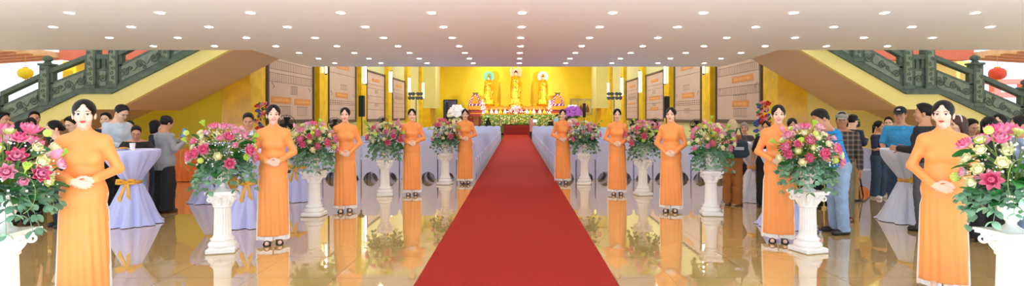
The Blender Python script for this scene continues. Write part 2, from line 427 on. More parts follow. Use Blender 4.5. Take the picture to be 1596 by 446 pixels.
def body_sdf(P):
    """skeleton + flesh. returns the field and the joints. The figure faces -y, feet on z=0."""
    fem, H = P.get('fem', False), P.get('H', 1.66)
    s = H/1.66; lift = P.get('heel', 0.)
    J = {}; pel = np.array((0, 0, .91*s+lift-P.get('drop', 0.)))
    T = Fr(rz(P.get('twist', 0.)) @ rx(P.get('lean', 0.)) @ ry(P.get('side', 0.)), pel)
    sh = (.146 if fem else .174)*s; J['T'] = T; J['s'] = s
    S = Sdf()
    w = P.get('wide', 1.)
    if fem:
        S.ell((0, .01*s, -.035*s), np.array((.158*w, .112*w, .12))*s, .04, T)
        S.cap((0, 0, .05*s), (0, 0, .15*s), .128*s*w, .112*s*w, .05, T, .72)
        S.cap((0, .005*s, .17*s), (0, .01*s, .33*s), .116*s*w, .132*s*w, .05, T, .70)
        for sx in (-1, 1): S.ell((sx*.062*s, -.078*s, .275*s), np.array((.056, .042, .048))*s, .05, T)
    else:
        S.ell((0, .01*s, -.03*s), np.array((.155*w, .112*w, .12))*s, .04, T)
        S.cap((0, 0, .05*s), (0, 0, .17*s), .142*s*w, .145*s*w, .05, T, .74)
        S.cap((0, .005*s, .18*s), (0, .012*s, .34*s), .148*s*w, .160*s*w, .05, T, .68)
        S.ell((0, -.05*s, .30*s), np.array((.13, .07, .08))*s, .05, T)
    sr = (.044 if fem else .052)*s; sz = (.408 if fem else .415)*s
    S.cap((-sh*.88, .012*s, sz), (sh*.88, .012*s, sz), sr, sr, .05, T)
    for sx in (-1, 1): S.cap((sx*.025*s, .016*s, .470*s), (sx*sh*.8, .014*s, sz+.006*s), .036*s, .040*s, .04, T)
    S.cap((0, .02*s, .43*s), (0, .012*s, .50*s), (.066 if fem else .078)*s, (.045 if fem else .056)*s, .05, T)
    J['nt'] = len(S.pr)
    nb = T.p((0, .012*s, .48*s)); J['nb'] = nb
    Hf = Fr(rz(P.get('yaw', 0.)) @ rx(P.get('pitch', 0.)) @ ry(P.get('tilt', 0.)), (0, 0, 0))
    hs = P.get('hs', s*(1.03 if fem else 1.02))
    Hf.o = nb+T.R @ np.array((0, -.006, .056))*s+Hf.R @ np.array((0, -.012, .100))*hs
    J['H'] = Hf; J['hs'] = hs
    S.cap(nb-T.R @ np.array((0, 0, .03))*s, Hf.p((0, .022*hs, -.05*hs)), (.046 if fem else .059)*s, (.042 if fem else .055)*s, .02)
    head_prims(S, Hf, hs, fem)
    # arms: elbow and wrist in the trunk's frame
    J['arms'] = []
    ar = 1.0 if not fem else .86
    for side, key in ((-1, 'armR'), (1, 'armL')):
        el, wr = P.get(key, ((.235, .035, .150), (.245, -.03, -.095)))
        a = T.p((side*sh, .012*s, sz)); e = T.p((side*el[0]*s, el[1]*s, el[2]*s)); wv = T.p((side*wr[0]*s, wr[1]*s, wr[2]*s))
        S.cap(a, e, .050*s*ar, .040*s*ar, .03); S.cap(e, wv, .041*s*ar, .0265*s*ar, .015)
        hd = P.get(key+'_hand'); d = (wv-e)/np.linalg.norm(wv-e)
        if hd is None: dv, nv, tv, cu = d, T.R @ np.array((-side, 0, 0.)), T.R @ np.array((0, -1, 0.)), .35
        else:
            m = np.array((side, 1, 1)); dv, nv, tv = (T.R @ (np.array(q, float)*m) for q in hd[:3]); cu = hd[3]
        hand(S, wv+d*.008*s, dv, nv, tv, s*(.94 if fem else 1.04), cu)
        J['arms'].append((a, e, wv, wv+np.array(dv)/np.linalg.norm(dv)*.09*s))
    J['legs'] = []
    for side, key in ((-1, 'legR'), (1, 'legL')):
        kn, an = P.get(key, ((.095, -.005, .49), (.10, .03, .085)))
        h = T.p((side*.088*s, .01*s, -.045*s)) if not P.get('drop') else pel+np.array((side*.088*s, .01*s, -.02*s))
        k = np.array((side*kn[0], kn[1], kn[2]))*s+np.array((0, 0, lift)); a = np.array((side*an[0], an[1], an[2]))*s+np.array((0, 0, lift))
        S.cap(h, k, .082*s, .055*s, .03); S.cap(k, (k*.62+a*.38)+np.array((0, .012, 0))*s, .052*s, .053*s, .02); S.cap(k*.62+a*.38+np.array((0, .012, 0))*s, a, .051*s, .034*s, .02)
        yf = P.get(key+'_toe', .12*side)
        fd = np.array((math.sin(yf), -math.cos(yf), 0))
        toe = a+fd*.135*s; toe[2] = .026*s if an[2] < .16 else a[2]-.06*s
        S.cap(a-fd*.03*s-np.array((0, 0, .045*s)), toe, .034*s, .026*s, .025); S.cap(a, a+fd*.05*s-np.array((0, 0, .03*s)), .036*s, .034*s, .03)
        J['legs'].append((h, k, a, toe, fd))
    return S, J
# ------------------------------------------------------------------ clothes
def cloth_noise(S, amp, sc=38.):
    S.post.append(lambda X, Y, Z, D: np.where(np.abs(D) < .05, D+amp*np.sin(sc*X+7*np.sin(11*Z)+sc*.4*Y)*np.sin(sc*.55*Z+4*np.sin(9*X)+sc*.8*Y), D))
def tplane(T, z, up):
    n = T.R[:, 2]; c = n @ T.o
    return lambda X, Y, Z, D: np.maximum(D, ((n[0]*X+n[1]*Y+n[2]*Z-c)-z)*(1 if up else -1))
def top_sdf(B, J, sleeve='short', hem=-.14, g=.014, collar=.472, loose=0.):
    s = J['s']; T = J['T']; S = Sdf(); S.pr = list(Sdf().pr)
    base = Sdf(); base.pr = B.pr[:J['nt']]; S.pr = base.grow(g*s).pr
    if hem < -.02: S.cap((0, .008*s, hem*s-.03), (0, 0, .10*s), (.155+loose)*s, (.145+loose)*s, .05, T, .74)
    S.post += [tplane(T, hem*s, False), tplane(T, collar*s, True)]
    f = {'short': .80, 'half': 1.0, 'long': 2.0, 'none': 0}[sleeve]
    for (a, e, w, h) in J['arms']:
        if f == 0: continue
        if f <= 1: S.cap(a, a+(e-a)*f, .064*s, .060*s, .02)
        else: S.cap(a, e, .062*s, .055*s, .03); S.cap(e, e+(w-e)*.97, .056*s, .043*s, .02)
    cloth_noise(S, .0035*s); return S
def pants_sdf(B, J, wide=0., hem=.0, g=.013, top=.10):
    s = J['s']; T = J['T']; S = Sdf()
    S.ell((0, .01*s, -.03*s), np.array((.170, .125, .135))*s, .04, T)
    S.cap((0, .0, .0), (0, 0, top*s), .150*s, .142*s, .05, T, .76)
    for (h, k, a, toe, fd) in J['legs']:
        S.cap(h, k, (.088+wide*.3)*s+.004, (.066+wide)*s, .035); e = a+(k-a)*hem; S.cap(k, e-np.array((0, 0, .03*s if hem == 0 else 0)), (.066+wide)*s, (.058+wide*1.3)*s, .02)
    S.post.append(tplane(T, top*s, True))
    zmin = min(l[2][2] for l in J['legs'])-.055*s
    if hem == 0: S.post.append(lambda X, Y, Z, D: np.maximum(D, zmin+.012-Z+0*X))
    cloth_noise(S, .004*s); return S
def shoes(root, J, m, kind='shoe', sole=None):
    s = J['s']
    for (h, k, a, toe, fd) in J['legs']:
        S = Sdf(); g = np.array((0, 0, 1.)); a0 = a-fd*.035*s-g*.045*s; t0 = toe+fd*.005*s
        flat = abs(a0[2]-t0[2]) < .05
        if kind == 'shoe':
            S.cap(a0, t0, .046*s, .040*s, .03); S.cap(a0+fd*.02*s, a0+fd*.03*s+g*.03*s, .046*s, .046*s, .03)
            if flat: zf = min(a0[2], t0[2])-.030*s; S.post.append(lambda X, Y, Z, D, zf=zf: np.maximum(D, zf-Z+0*X))
            obj_np('shoe', S.build('shoe', m, .006), root)
        else:
            b = MB(); side = np.cross(fd, g)
            zt = toe[2]-.026*s; zh = max(a0[2]-.034*s, zt)
            sec = [(a0-fd*.035*s, .026), (a0, .033), (a0*.5+t0*.5, .034), (t0-fd*.02*s, .042), (t0+fd*.045*s, .022)]
            vs = []; fs = []
            for i, (p, w) in enumerate(sec):
                z = zh if i < 2 else (zh*.5+zt*.5-.004 if i == 2 else zt)
                for dz in (0, .010):
                    for q in (-1, 1): v = p+side*w*q*s; vs.append((v[0], v[1], z+dz))
            for i in range(len(sec)-1):
                n = i*4; m4 = n+4
                fs += [(n, n+1, m4+1, m4), (n+2, m4+2, m4+3, n+3), (n, m4, m4+2, n+2), (n+1, n+3, m4+3, m4+1)]
            fs += [(0, 2, 3, 1), tuple(len(vs)-4+i for i in (0, 1, 3, 2))]
            b.add(vs, fs)
            if zh-zt > .02:
                c = a0-fd*.012*s; b.add([(c[0]+dx*r, c[1]+dy*r, z) for z, r in ((zt, .013), (zh+.004, .022)) for dx, dy in ((-1, -1), (1, -1), (1, 1), (-1, 1))],
                      [(3, 2, 1, 0), (4, 5, 6, 7), (0, 1, 5, 4), (1, 2, 6, 5), (2, 3, 7, 6), (3, 0, 4, 7)])
            sh = obj('sandal', b, m, root)
            for p, w, hh in ((t0-fd*.012*s, .040, .052), (t0-fd*.045*s, .037, .062)):
                if kind == 'slipper': w += .002
                b = MB(); b.tube([(p[0]+side[0]*w*math.cos(t)*s, p[1]+side[1]*w*math.cos(t)*s, zt+.006+hh*s*math.sin(t)) for t in np.linspace(0, PI, 9)], .008 if kind == 'sandal' else .012, 6); obj('strap', b, m, sh)
            if kind == 'sandal':
                c = a+g*.0; b = MB(); b.tube([(c[0]+.036*s*math.cos(t), c[1]+.042*s*math.sin(t), c[2]-.006*s) for t in np.linspace(0, 2*PI, 15)], .006, 6); obj('ankle_strap', b, m, sh)
def obj_np(name, me, parent, label=None):
    o = link(name, me, parent)
    if label: o['label'] = label
    return o

def person(label, loc, rz_, P, group=None):
    """P: pose + clothing; returns the root Empty"""
    rz_ += math.atan2(-loc[0], loc[1])          # turned relative to the line of sight
    root = thing('person', label, 'person', loc, rz_, group)
    vox = P.get('vox', .0075); fem = P.get('fem', False)
    B, J = body_sdf(P)
    obj_np('body', B.build('body', P.get('skin', SKIN), vox), root)
    hf, hs = J['H'], J['hs']
    hm = P.get('haircol', HAIR)
    if P.get('hair', 'short') != 'none': obj_np('hair', hair_sdf(P.get('hair', 'short'), hf, hs).build('hair', hm, min(vox, .006)), root)
    if P.get('face', True): face_parts(root, hf, hs, fem, P.get('smile', 0.), P.get('lips'), P.get('brow', BROW), P.get('glasses', False))
    cv = P.get('cvox', max(vox*1.15, .0085))
    if 'pants' in P:
        m, wide, hem = P['pants']; obj_np('trousers', pants_sdf(B, J, wide, hem).build('trousers', m, cv), root)
    if 'top' in P:
        nm, m, sleeve, hem = P['top'][:4]; kw = P['top'][4] if len(P['top']) > 4 else {}
        S = top_sdf(B, J, sleeve, hem, **kw); t = obj_np(nm, S.build(nm, m, cv), root)
        if P.get('collar'):
            T = J['T']; s = J['s']; b = MB()
            for sx in (-1, 1):
                b.add([tuple(T.p(np.array(q)*s)) for q in ((sx*.012, -.115, .40), (sx*.075, -.088, .405), (sx*.070, -.050, .462), (sx*.05, -.066, .478), (sx*.012, -.118, .412), (sx*.078, -.092, .417), (sx*.073, -.05, .475), (sx*.05, -.064, .49))],
                      [(0, 1, 2, 3), (7, 6, 5, 4), (0, 4, 5, 1), (1, 5, 6, 2), (2, 6, 7, 3), (3, 7, 4, 0)])
            ring = [T.p(np.array((.066*math.cos(a), .012+.062*math.sin(a), .465))*s) for a in np.linspace(-.6, PI+.6, 18)]
            b.tube(ring, .016*s, 6); obj('collar', b, P['collar'], t)
    if 'shoes' in P: shoes(root, J, P['shoes'][0], P['shoes'][1])
    if 'hat' in P:
        S = Sdf(); s = hs
        S.ell(np.array((0, .012, .062))*s, np.array((.087, .104, .082))*s, .02*s, hf)
        n = hf.R[:, 2]; c = n @ hf.o
        S.post.append(lambda X, Y, Z, D: np.maximum(D, .042*s-(n[0]*X+n[1]*Y+n[2]*Z-c)))
        cap_o = obj_np('cap', S.build('cap', P['hat'], .005), root)
        S = Sdf(); S.ell(np.array((0, -.105, .050))*s, np.array((.070, .072, .011))*s, .02*s, Fr(hf.R @ rx(.16), hf.o)); obj_np('cap_brim', S.build('brim', P['hat'], .0045), cap_o)
        if P.get('hatmark'):
            b = MB(); M = Matrix(np.vstack([np.hstack([hf.R*s, hf.o[:, None]]), [0, 0, 0, 1]]).tolist())
            b.box((0, -.088, .083), (.05, .006, .012), (-.45, 0, .1), bev=.002); b.box((.004, -.084, .096), (.03, .005, .006), (-.5, 0, .1)); b.v = [tuple(M @ Vector(v)) for v in b.v]; obj('cap_emblem', b, P['hatmark'], cap_o)
    for f in P.get('extra', ()): f(root, B, J)
    M = Matrix.Translation(loc) @ Matrix.Rotation(rz_, 4, 'Z')
    HELD[label] = ([M @ Vector(a[3]) for a in J['arms']], rz_)
    return root
HELD = {}

# ------------------------------------------------------------------ hostesses
ORANGE = mat('orange_silk', (255, 160, 83), .48, var=.05, scale=5, bump=.05, bscale=25, sheen=.15)
WHITE_S = mat('white_satin', (250, 247, 244), .45, var=.02, scale=8)
BLACK_L = mat('black_leather', (24, 22, 24), .35, var=.2, scale=40)
def hostess(label, loc, rz_, var, group):
    P = dict(fem=True, H=1.60, heel=.06, hair='lowbun' if var != 1 else 'bun', skin=SKIN_F, vox=.0043, smile=(.2, .9, .3)[var], yaw=(0., .06, -.10)[var], pitch=-.02)
    lo = (.02, .0, -.055)[var]
    P['armR'] = ((.236, .040, .168), (.075, -.165, .075+lo)); P['armL'] = ((.236, .040, .168), (.085, -.150, .080+lo))
    P['armR_hand'] = ((.93, -.12, -.35), (0, 1, .10), (.2, 0, 1.), .22)     # mirrored by the side sign
    P['armL_hand'] = ((-.93, -.10, -.35), (0, 1, .10), (-.2, 0, 1.), .22)
    P['armR_hand'] = ((-.93, -.12, -.35), (0, 1, .10), (-.2, 0, 1.), .22)
    P['legR'] = ((.070, -.02, .48), (.055, -.045 if var == 2 else .0, .085)); P['legL'] = ((.070, -.005, .48), (.060, .02, .085))
    root = thing('hostess', label, 'person', loc, rz_, group)
    B, J = body_sdf(P); s = J['s']; T = J['T']; L = .06
    obj_np('body', B.build('body', SKIN_F, P['vox']), root)
    hf, hs = J['H'], J['hs']
    obj_np('hair', hair_sdf(P['hair'], hf, hs).build('hair', HAIR, .004), root)
    face_parts(root, hf, hs, True, P['smile'])
    # the long tunic: fitted bodice, close sleeves, stand-up collar, front and back panels slit at the sides
    S = Sdf(); base = Sdf(); base.pr = B.pr[:J['nt']-1]; S.pr = base.grow(.012*s).pr
    S.cap(T.p((0, .02*s, .42*s)), T.p((0, .014*s, .49*s)), .070*s, .054*s, .04)
    S.cap(T.p((0, .014*s, .49*s)), T.p((0, .006*s, .522*s)), .0535*s, .0525*s, .01)
    for (a, e, w, h) in J['arms']: S.cap(a, e, .047*s, .043*s, .04); S.cap(e, e+(w-e)*.96, .044*s, .036*s, .02)
    zw = .91*s+L+.11*s
    hem = .108
    def half(z): t = np.clip((zw-z)/(zw-hem), 0, 1); return .112+.052*np.minimum(t*3.2, 1)+.026*t, .086+.034*np.minimum(t*3.2, 1)+.018*t
    def skirt(x, y, z):
        a, b = half(z); t = np.clip((zw-z)/(zw-hem), 0, 1)
        r = np.sqrt((x/a)**2+((y-.005)/b)**2)+1e-6
        th = np.arctan2((y-.005)/b, x/a)
        d = (r-1)*(a*b)/np.sqrt((b*np.cos(th))**2+(a*np.sin(th))**2)
        d = d+t*(.0045*np.cos(th*17+1.5*np.sin(z*3+th))+.005*np.cos(th*7+.7+z*1.5))
        slit = np.minimum(a*.90-np.abs(x), 0)   # side slit
        d = np.where(z < zw-.16, np.maximum(d, np.minimum(np.abs(x)-a*.90, .030+.015*t-np.abs(y-.01))), d)
        return np.maximum(d, np.maximum(hem-z, z-zw-.04))
    S.fun(skirt, (-.27, -.20, hem), (.27, .22, zw+.04), .035)
    dr = obj_np('tunic_dress', S.build('tunic_dress', ORANGE, .0058), root)
    S = Sdf()
    def tr(x, y, z):
        a, b = half(np.maximum(z, hem)); a = a*.985; b = b-.014; t = np.clip((zw-z)/zw, 0, 1)
        r = np.sqrt((x/a)**2+((y-.012)/b)**2)+1e-6; th = np.arctan2((y-.012)/b, x/a)
        d = (r-1)*(a*b)/np.sqrt((b*np.cos(th))**2+(a*np.sin(th))**2)
        d = d+t*(.006*np.cos(th*15+2)+.004*np.cos(th*9))
        d = np.maximum(d, .006*t-np.abs(x))
        return np.maximum(d, np.maximum(.055+.010*np.cos(th*5)-z, z-zw+.14))
    S.fun(tr, (-.26, -.19, .04), (.26, .2, zw-.13), .01)
    obj_np('trousers', S.build('trousers', WHITE_S, .0062), root)
    b = MB(); b.tube([T.p(np.array((.010+t*.03, -.064-.05*t, .515-.12*t))*s) for t in (0, .5, 1)], .0025, 5)
    obj('placket', b, ORANGE, dr)
    shoes(root, J, BLACK_L, 'sandal')
    return root
# ------------------------------------------------------------------ the setting
def floor_mat():
    m = bpy.data.materials.new('polished_tile_floor'); m.use_nodes = True; nt = m.node_tree; b = nt.nodes['Principled BSDF']
    N = nt.nodes.new; Lk = nt.links.new
    geo = N('ShaderNodeNewGeometry'); sep = N('ShaderNodeSeparateXYZ'); Lk(geo.outputs['Position'], sep.inputs[0])
    def line(out, off):
        a = N('ShaderNodeMath'); a.operation = 'ADD'; a.inputs[1].default_value = off; Lk(out, a.inputs[0])
        d = N('ShaderNodeMath'); d.operation = 'PINGPONG'; d.inputs[1].default_value = .4; Lk(a.outputs[0], d.inputs[0])
        c = N('ShaderNodeMath'); c.operation = 'LESS_THAN'; c.inputs[1].default_value = .0035; Lk(d.outputs[0], c.inputs[0]); return c
    gx, gy = line(sep.outputs['X'], .13), line(sep.outputs['Y'], .2)
    mx = N('ShaderNodeMath'); mx.operation = 'MAXIMUM'; Lk(gx.outputs[0], mx.inputs[0]); Lk(gy.outputs[0], mx.inputs[1])
    n = N('ShaderNodeTexNoise'); n.inputs['Scale'].default_value = 1.1; n.inputs['Detail'].default_value = 6; n.inputs['Distortion'].default_value = 1.2
    Lk(geo.outputs['Position'], n.inputs['Vector'])
    r = N('ShaderNodeValToRGB'); r.color_ramp.elements[0].position = .3; r.color_ramp.elements[1].position = .72
    r.color_ramp.elements[0].color = (lin(208), lin(171), lin(104), 1); r.color_ramp.elements[1].color = (lin(222), lin(188), lin(122), 1)
    Lk(n.outputs['Fac'], r.inputs['Fac'])
    mix = N('ShaderNodeMixRGB'); Lk(mx.outputs[0], mix.inputs['Fac']); Lk(r.outputs['Color'], mix.inputs['Color1']); mix.inputs['Color2'].default_value = (lin(176), lin(136), lin(84), 1)
    Lk(mix.outputs['Color'], b.inputs['Base Color']); b.inputs['Roughness'].default_value = .035; b.inputs['Specular IOR Level'].default_value = .85
    b.inputs['IOR'].default_value = 1.75; b.inputs['Coat Weight'].default_value = 1.0; b.inputs['Coat Roughness'].default_value = .015; b.inputs['Coat IOR'].default_value = 1.5
    return m
FLOOR = floor_mat()
CEIL = mat('ceiling_paint', (249, 250, 252), .6, var=.012, scale=.6)
YEL_L = mat('vivid_yellow_wall_paint', (226, 202, 10), .55, var=.03, scale=2)
YEL_B = mat('golden_yellow_wall_paint', (254, 224, 30), .55, var=.02, scale=1)
YEL_S = mat('pale_yellow_paint', (250, 234, 142), .55, var=.02, scale=1.5)
SOFFIT = mat('soffit_paint', (226, 196, 160), .6, var=.02, scale=1)
CREAM = mat('cream_wall_paint', (226, 218, 146), .6, var=.02, scale=1)
GOLDP = mat('gold_marble', (246, 192, 24), .28, var=.18, scale=3.2, spec=.6)
WHITE_P = mat('white_paint', (246, 242, 236), .5, var=.01)
REDB = mat('red_brown_paint', (176, 88, 62), .6, var=.08, scale=4)
CH = CAMH+1.365
b = MB(); b.box((0, 33, -.05), (40, 58.4, .1)); struct('floor', b, FLOOR)
b = MB(); b.box((0, -4.1, -.05), (40, 15.8, .1)); struct('floor_forecourt_bounce', b, mat('pale_bounce_paving', (230, 230, 230), .8, var=.05, scale=2))  # unseen ground, made pale to bounce sunlight up to the ceiling
# low ceiling of the entrance: an L-shaped outline, wide in front, narrower between the stairs
b = MB(); X0 = 5.72
b.prism([(-18, 3.4), (18, 3.4), (18, 11.8), (X0-.26, 11.8), (X0+.0, 14.3), (X0-.0, 15.84), (-X0-.05, 15.84), (-X0-.05, 14.3), (-X0+.2, 11.8), (-18, 11.8)], CH, CH+.35, 'z'); struct('ceiling', b, CEIL)
b = MB(); b.box((HX, 15.9, 5.0), (14.0, .1, 3.6)); struct('wall_front', b, CREAM)                 # bulkhead above the low ceiling
b = MB(); b.box((0, 12.4, 6.2), (36, 7.0, .3)); struct('ceiling_sun_block', b, WHITE_P)     # unseen slab added above the stairs to keep the sun off them
b = MB(); b.box((HX, 33, 7.15), (14.4, 34.6, .3)); struct('ceiling_hall', b, WHITE_P)
b = MB(); b.box((HX-7.1, 33.2, 3.5), (.2, 35.0, 7.0)); struct('wall_left', b, CREAM)
b = MB(); b.box((HX+7.1, 33.2, 3.5), (.2, 35.0, 7.0)); struct('wall_right', b, CREAM)
b = MB(); b.box((HX, 50.0, 3.5), (14.4, .2, 7.0)); struct('wall_back', b, YEL_B)
# golden pillars of both hall walls, with their tube lamps
tn = [0]
LAMPM = mat('tube_light_glow', (255, 246, 226), .4, emit=6)
METAL = mat('grey_metal', (120, 118, 116), .35, metal=.8)
names = ['first', 'second', 'third', 'fourth', 'fifth', 'sixth']
for sx, sn in ((-1, 'left'), (1, 'right')):
    wx = HX+sx*7.0
    b = MB(); b.box((wx+sx*.115, 14.9, 1.75), (.75, .86, 3.5), bev=.01); tn[0] += 1; struct('trim_%d' % tn[0], b, GOLDP)
    for i in range(6):
        z = 19.7+5.3*i
        b = MB(); b.box((wx-sx*.1, z+.42, 3.5), (.22, .86, 7.0), bev=.008); tn[0] += 1; struct('trim_%d' % tn[0], b, GOLDP)
        top = (2.98, 3.42, 3.83, 3.83, 3.83, 3.83)[i]
        if i == 0: top = 3.55
        t = thing('tube_lamp', 'white vertical tube lamp on the %s golden pillar along the %s hall wall' % (names[i], sn), 'lamp', (wx-sx*.21, z+.50, 0), 0, 'tube lamps on the hall pillars')
        lo = {0: 2.95, 1: 2.95}.get(i, 2.85)
        lo = {0: 3.05, 1: 2.98}.get(i, 2.80)
        b = MB(); b.tube([(-sx*.055, 0, lo), (-sx*.055, 0, lo+1.15)], .032, 10); obj('tube', b, LAMPM, t)
        b = MB(); b.box((-sx*.012, 0, lo+.575), (.024, .10, 1.25), bev=.006)
        obj('backplate', b, WHITE_P, t)
        for zz in (lo-.02, lo+1.17):
            b = MB(); b.lathe([(.040, -.03), (.040, .03)], 12, Matrix.Translation((-sx*.055, 0, zz))); obj('end_cap', b, METAL, t)
    # pale boxed-out recess near the altar, its golden lower niche
    b = MB(); b.box((wx-sx*.45, 44.3, 4.55), (.9, 2.6, 4.9)); tn[0] += 1; struct('trim_%d' % tn[0], b, CREAM)
    b = MB(); b.box((wx-sx*.25, 44.3, 1.05), (.5, 2.6, 2.1)); tn[0] += 1; struct('trim_%d' % tn[0], b, GOLDP)
    # yellow wall under the stairs, cut along the stairs' underside
    if sx < 0: poly = [(-17, 0), (wx-.15, 0), (wx-.15, 2.7), (-8.70, 1.69), (-9.35, 1.69), (-12.5, .25), (-17, .25)]
    else: poly = [(wx+.15, 0), (17, 0), (17, .25), (12.2, .25), (9.2, 1.68), (8.6, 1.68), (wx+.15, 2.62)]
    b = MB(); b.prism(poly, 14.50, 14.70); struct('wall_%s_stair' % sn, b, YEL_L if sx < 0 else mat('soft_yellow_wall_paint', (244, 224, 120), .55, var=.02, scale=2))
# red carpet and the altar steps
CARPET = mat('red_carpet', (166, 45, 34), .95, var=.10, scale=45, bump=.35, bscale=400, spec=.15)
b = MB(); b.box((0, 25.0, .006), (1.86, 40.0, .012)); tag(obj('carpet_runner', b, CARPET), 'long red carpet runner down the middle of the hall', 'carpet')
t = thing('altar_steps', 'red carpeted steps rising to the altar', 'steps', (0, 45.0, 0))
REDS = mat('red_step_cloth', (140, 22, 18), .8, var=.06, scale=10)
for i in range(5):
    b = MB(); b.box((0, i*.22+(1.1-i*.22)/2, .075+.15*i), (2.1, 1.1-i*.22, .15), bev=.01); obj('step', b, REDS, t)

# ------------------------------------------------------------------ downlights in the low ceiling
LEDM = mat('downlight_glow', (255, 247, 236), .4, emit=LAMP)
b = MB(); b.lathe([(.052, 0), (.052, .006)], 18); led = b.mesh('diffuser', LEDM)
b = MB(); b.lathe([(.068, .004), (.066, -.006), (.054, -.004), (.054, .004)], 22, cap=False); rim = b.mesh('rim', WHITE_P)
first = None
for j in range(7):
    y = 7.5+1.2*j
    for k in range(-6, 7):
        x = .076+1.2*k
        if abs(x*F/y) > 812 or (j >= 4 and abs(k) > 4): continue
        if first is None:
            first = thing('downlight', '', 'ceiling light', (x, y, CH-.006), 0, 'recessed downlights in the low ceiling')
            link('diffuser', led, first); link('rim', rim, first); d = first
        else: d = dup(first, (x, y, CH-.006), 0)
        nth = ('nearest', 'second', 'third', 'fourth', 'fifth', 'sixth', 'farthest')[j]
        cnt = ('centre', 'first', 'second', 'third', 'fourth', 'fifth', 'sixth')[abs(k)]
        d['label'] = 'round ceiling downlight in the %s row, %s' % (nth, 'on the centre line above the carpet' if k == 0 else '%s to the %s of centre' % (cnt, 'left' if k < 0 else 'right'))

# ------------------------------------------------------------------ banners of names on the hall walls
SHEET = mat('printed_pinkish_sheet', (212, 176, 156), .45, var=.05, scale=1.3)
FRAME = mat('dark_banner_frame', (92, 70, 56), .5)
BAR = mat('orange_title_bar', (222, 140, 66), .5, var=.05)
INK = mat('dark_print_ink', (104, 78, 66), .6)
def banner(sx, z0, z1, zb, zt, label, bars, ticks, lines):
    wx = HX+sx*6.985
    t = thing('name_banner', label, 'banner', (wx, (z0+z1)/2, (zb+zt)/2), 0, 'large printed banners along the hall walls')
    L, H = z1-z0, zt-zb
    def at(u, v, d): return (-sx*d, (u-.5)*L, (v-.5)*H)          # u runs away from the entrance
    b = MB(); b.box(at(.5, .5, .03), (.03, L, H)); obj('sheet', b, SHEET, t)
    for nm, c, dm in (('frame_side', at(0, .5, .04), (.10, .09, H+.12)), ('frame_side', at(1, .5, .04), (.10, .09, H+.12)), ('frame_rail', at(.5, 0, .04), (.10, L+.1, .12)), ('frame_rail', at(.5, 1, .04), (.10, L+.1, .08))):
        b = MB(); b.box(c, dm, bev=.01); obj(nm, b, FRAME, t)
    for (u, v, w, h) in bars:
        b = MB(); b.box(at(u, v, .049), (.008, w*L, h*H)); bar = obj('title_bar', b, BAR, t)
        m = MB(); n = 9
        for k in range(n): m.box(at(u+(k-(n-1)/2)*w*.085, v, .0545), (.004, w*L*.045, h*H*(.45 if k % 3 else .3)))
        obj('title_lettering', m, mat('pale_orange_print', (244, 178, 108), .5), bar)
    m = MB()
    for (u0, u1, v, h, n) in ticks:
        for k in range(n):
            u = u0+(u1-u0)*(k+.5)/n
            m.box(at(u, v-h*.5, .047), (.004, .009, h*H*.92)); m.box(at(u, v+.006, .047), (.004, (u1-u0)*L/n*.55, .022))
        m.box(at((u0+u1)/2, v-h, .047), (.004, (u1-u0)*L, .010))
    for v in lines: m.box(at(.5, v, .047), (.004, L*.97, .012))
    o = obj('printed_name_lists', m, INK, t, smooth=False)
    o = MB()
    for k, u in enumerate((.10, .90)):
        o.tube([at(u+.03*math.sin(a*1.7)*(1-a/6), .42+.03*a*(.6 if k else .8), .05) for a in np.linspace(0, 3, 8)], .008, 5)
    obj('flower_ornament', o, mat('brown_print', (176, 120, 90), .5), t)
    return t
for sx, sn in ((-1, 'left'), (1, 'right')):
    T1 = [(.03, .98, .90, .09, 24), (.03, .98, .755, .10, 26), (.03, .98, .60, .10, 26), (.46, .62, .46, .10, 7), (.22, .46, .19, .11, 9), (.60, .86, .19, .11, 8)]
    B1 = [(.27, .275, .40, .085), (.74, .265, .38, .085)] if sx < 0 else [(.38, .56, .46, .085), (.42, .235, .36, .085)]
    if sx > 0: T1 = [(.03, .96, .90, .09, 24), (.03, .97, .74, .10, 26), (.03, .97, .46, .10, 26), (.28, .58, .345, .08, 9), (.28, .58, .165, .10, 9)]
    banner(sx, 15.9, 19.45, 1.36, 3.70, 'huge pinkish name banner nearest the entrance on the %s hall wall' % sn, B1, T1, [.97] if sx < 0 else [.97])
    banner(sx, 21.05, 24.6, 1.32, 3.72, 'pinkish name banner second from the entrance on the %s hall wall' % sn, [(.5, .90, .46, .07), (.46, .43, .44, .085)], [(.40, .66, .60, .07, 5), (.04, .96, .33, .06, 12), (.40, .62, .20, .06, 6)], [.78, .30, .18])
    banner(sx, 26.4, 30.0, 1.32, 3.66, 'pinkish name banner third from the entrance on the %s hall wall' % sn, [(.5, .84, .42, .06)]+([(.5, .46, .60, .07), (.5, .24, .42, .07)] if sx > 0 else []), [(.42, .62, .62, .05, 5), (.42, .62, .34, .04, 5)], [.74, .66, .50, .36, .22])
    banner(sx, 31.95, 35.4, 1.32, 3.66, 'pinkish name banner farthest from the entrance on the %s hall wall' % sn, [(.5, .84, .46, .06)]+([(.5, .40, .4, .05)] if sx > 0 else []), [(.15, .85, .64, .10, 14), (.15, .85, .56, .04, 14)], [.74, .50, .40, .30, .2])
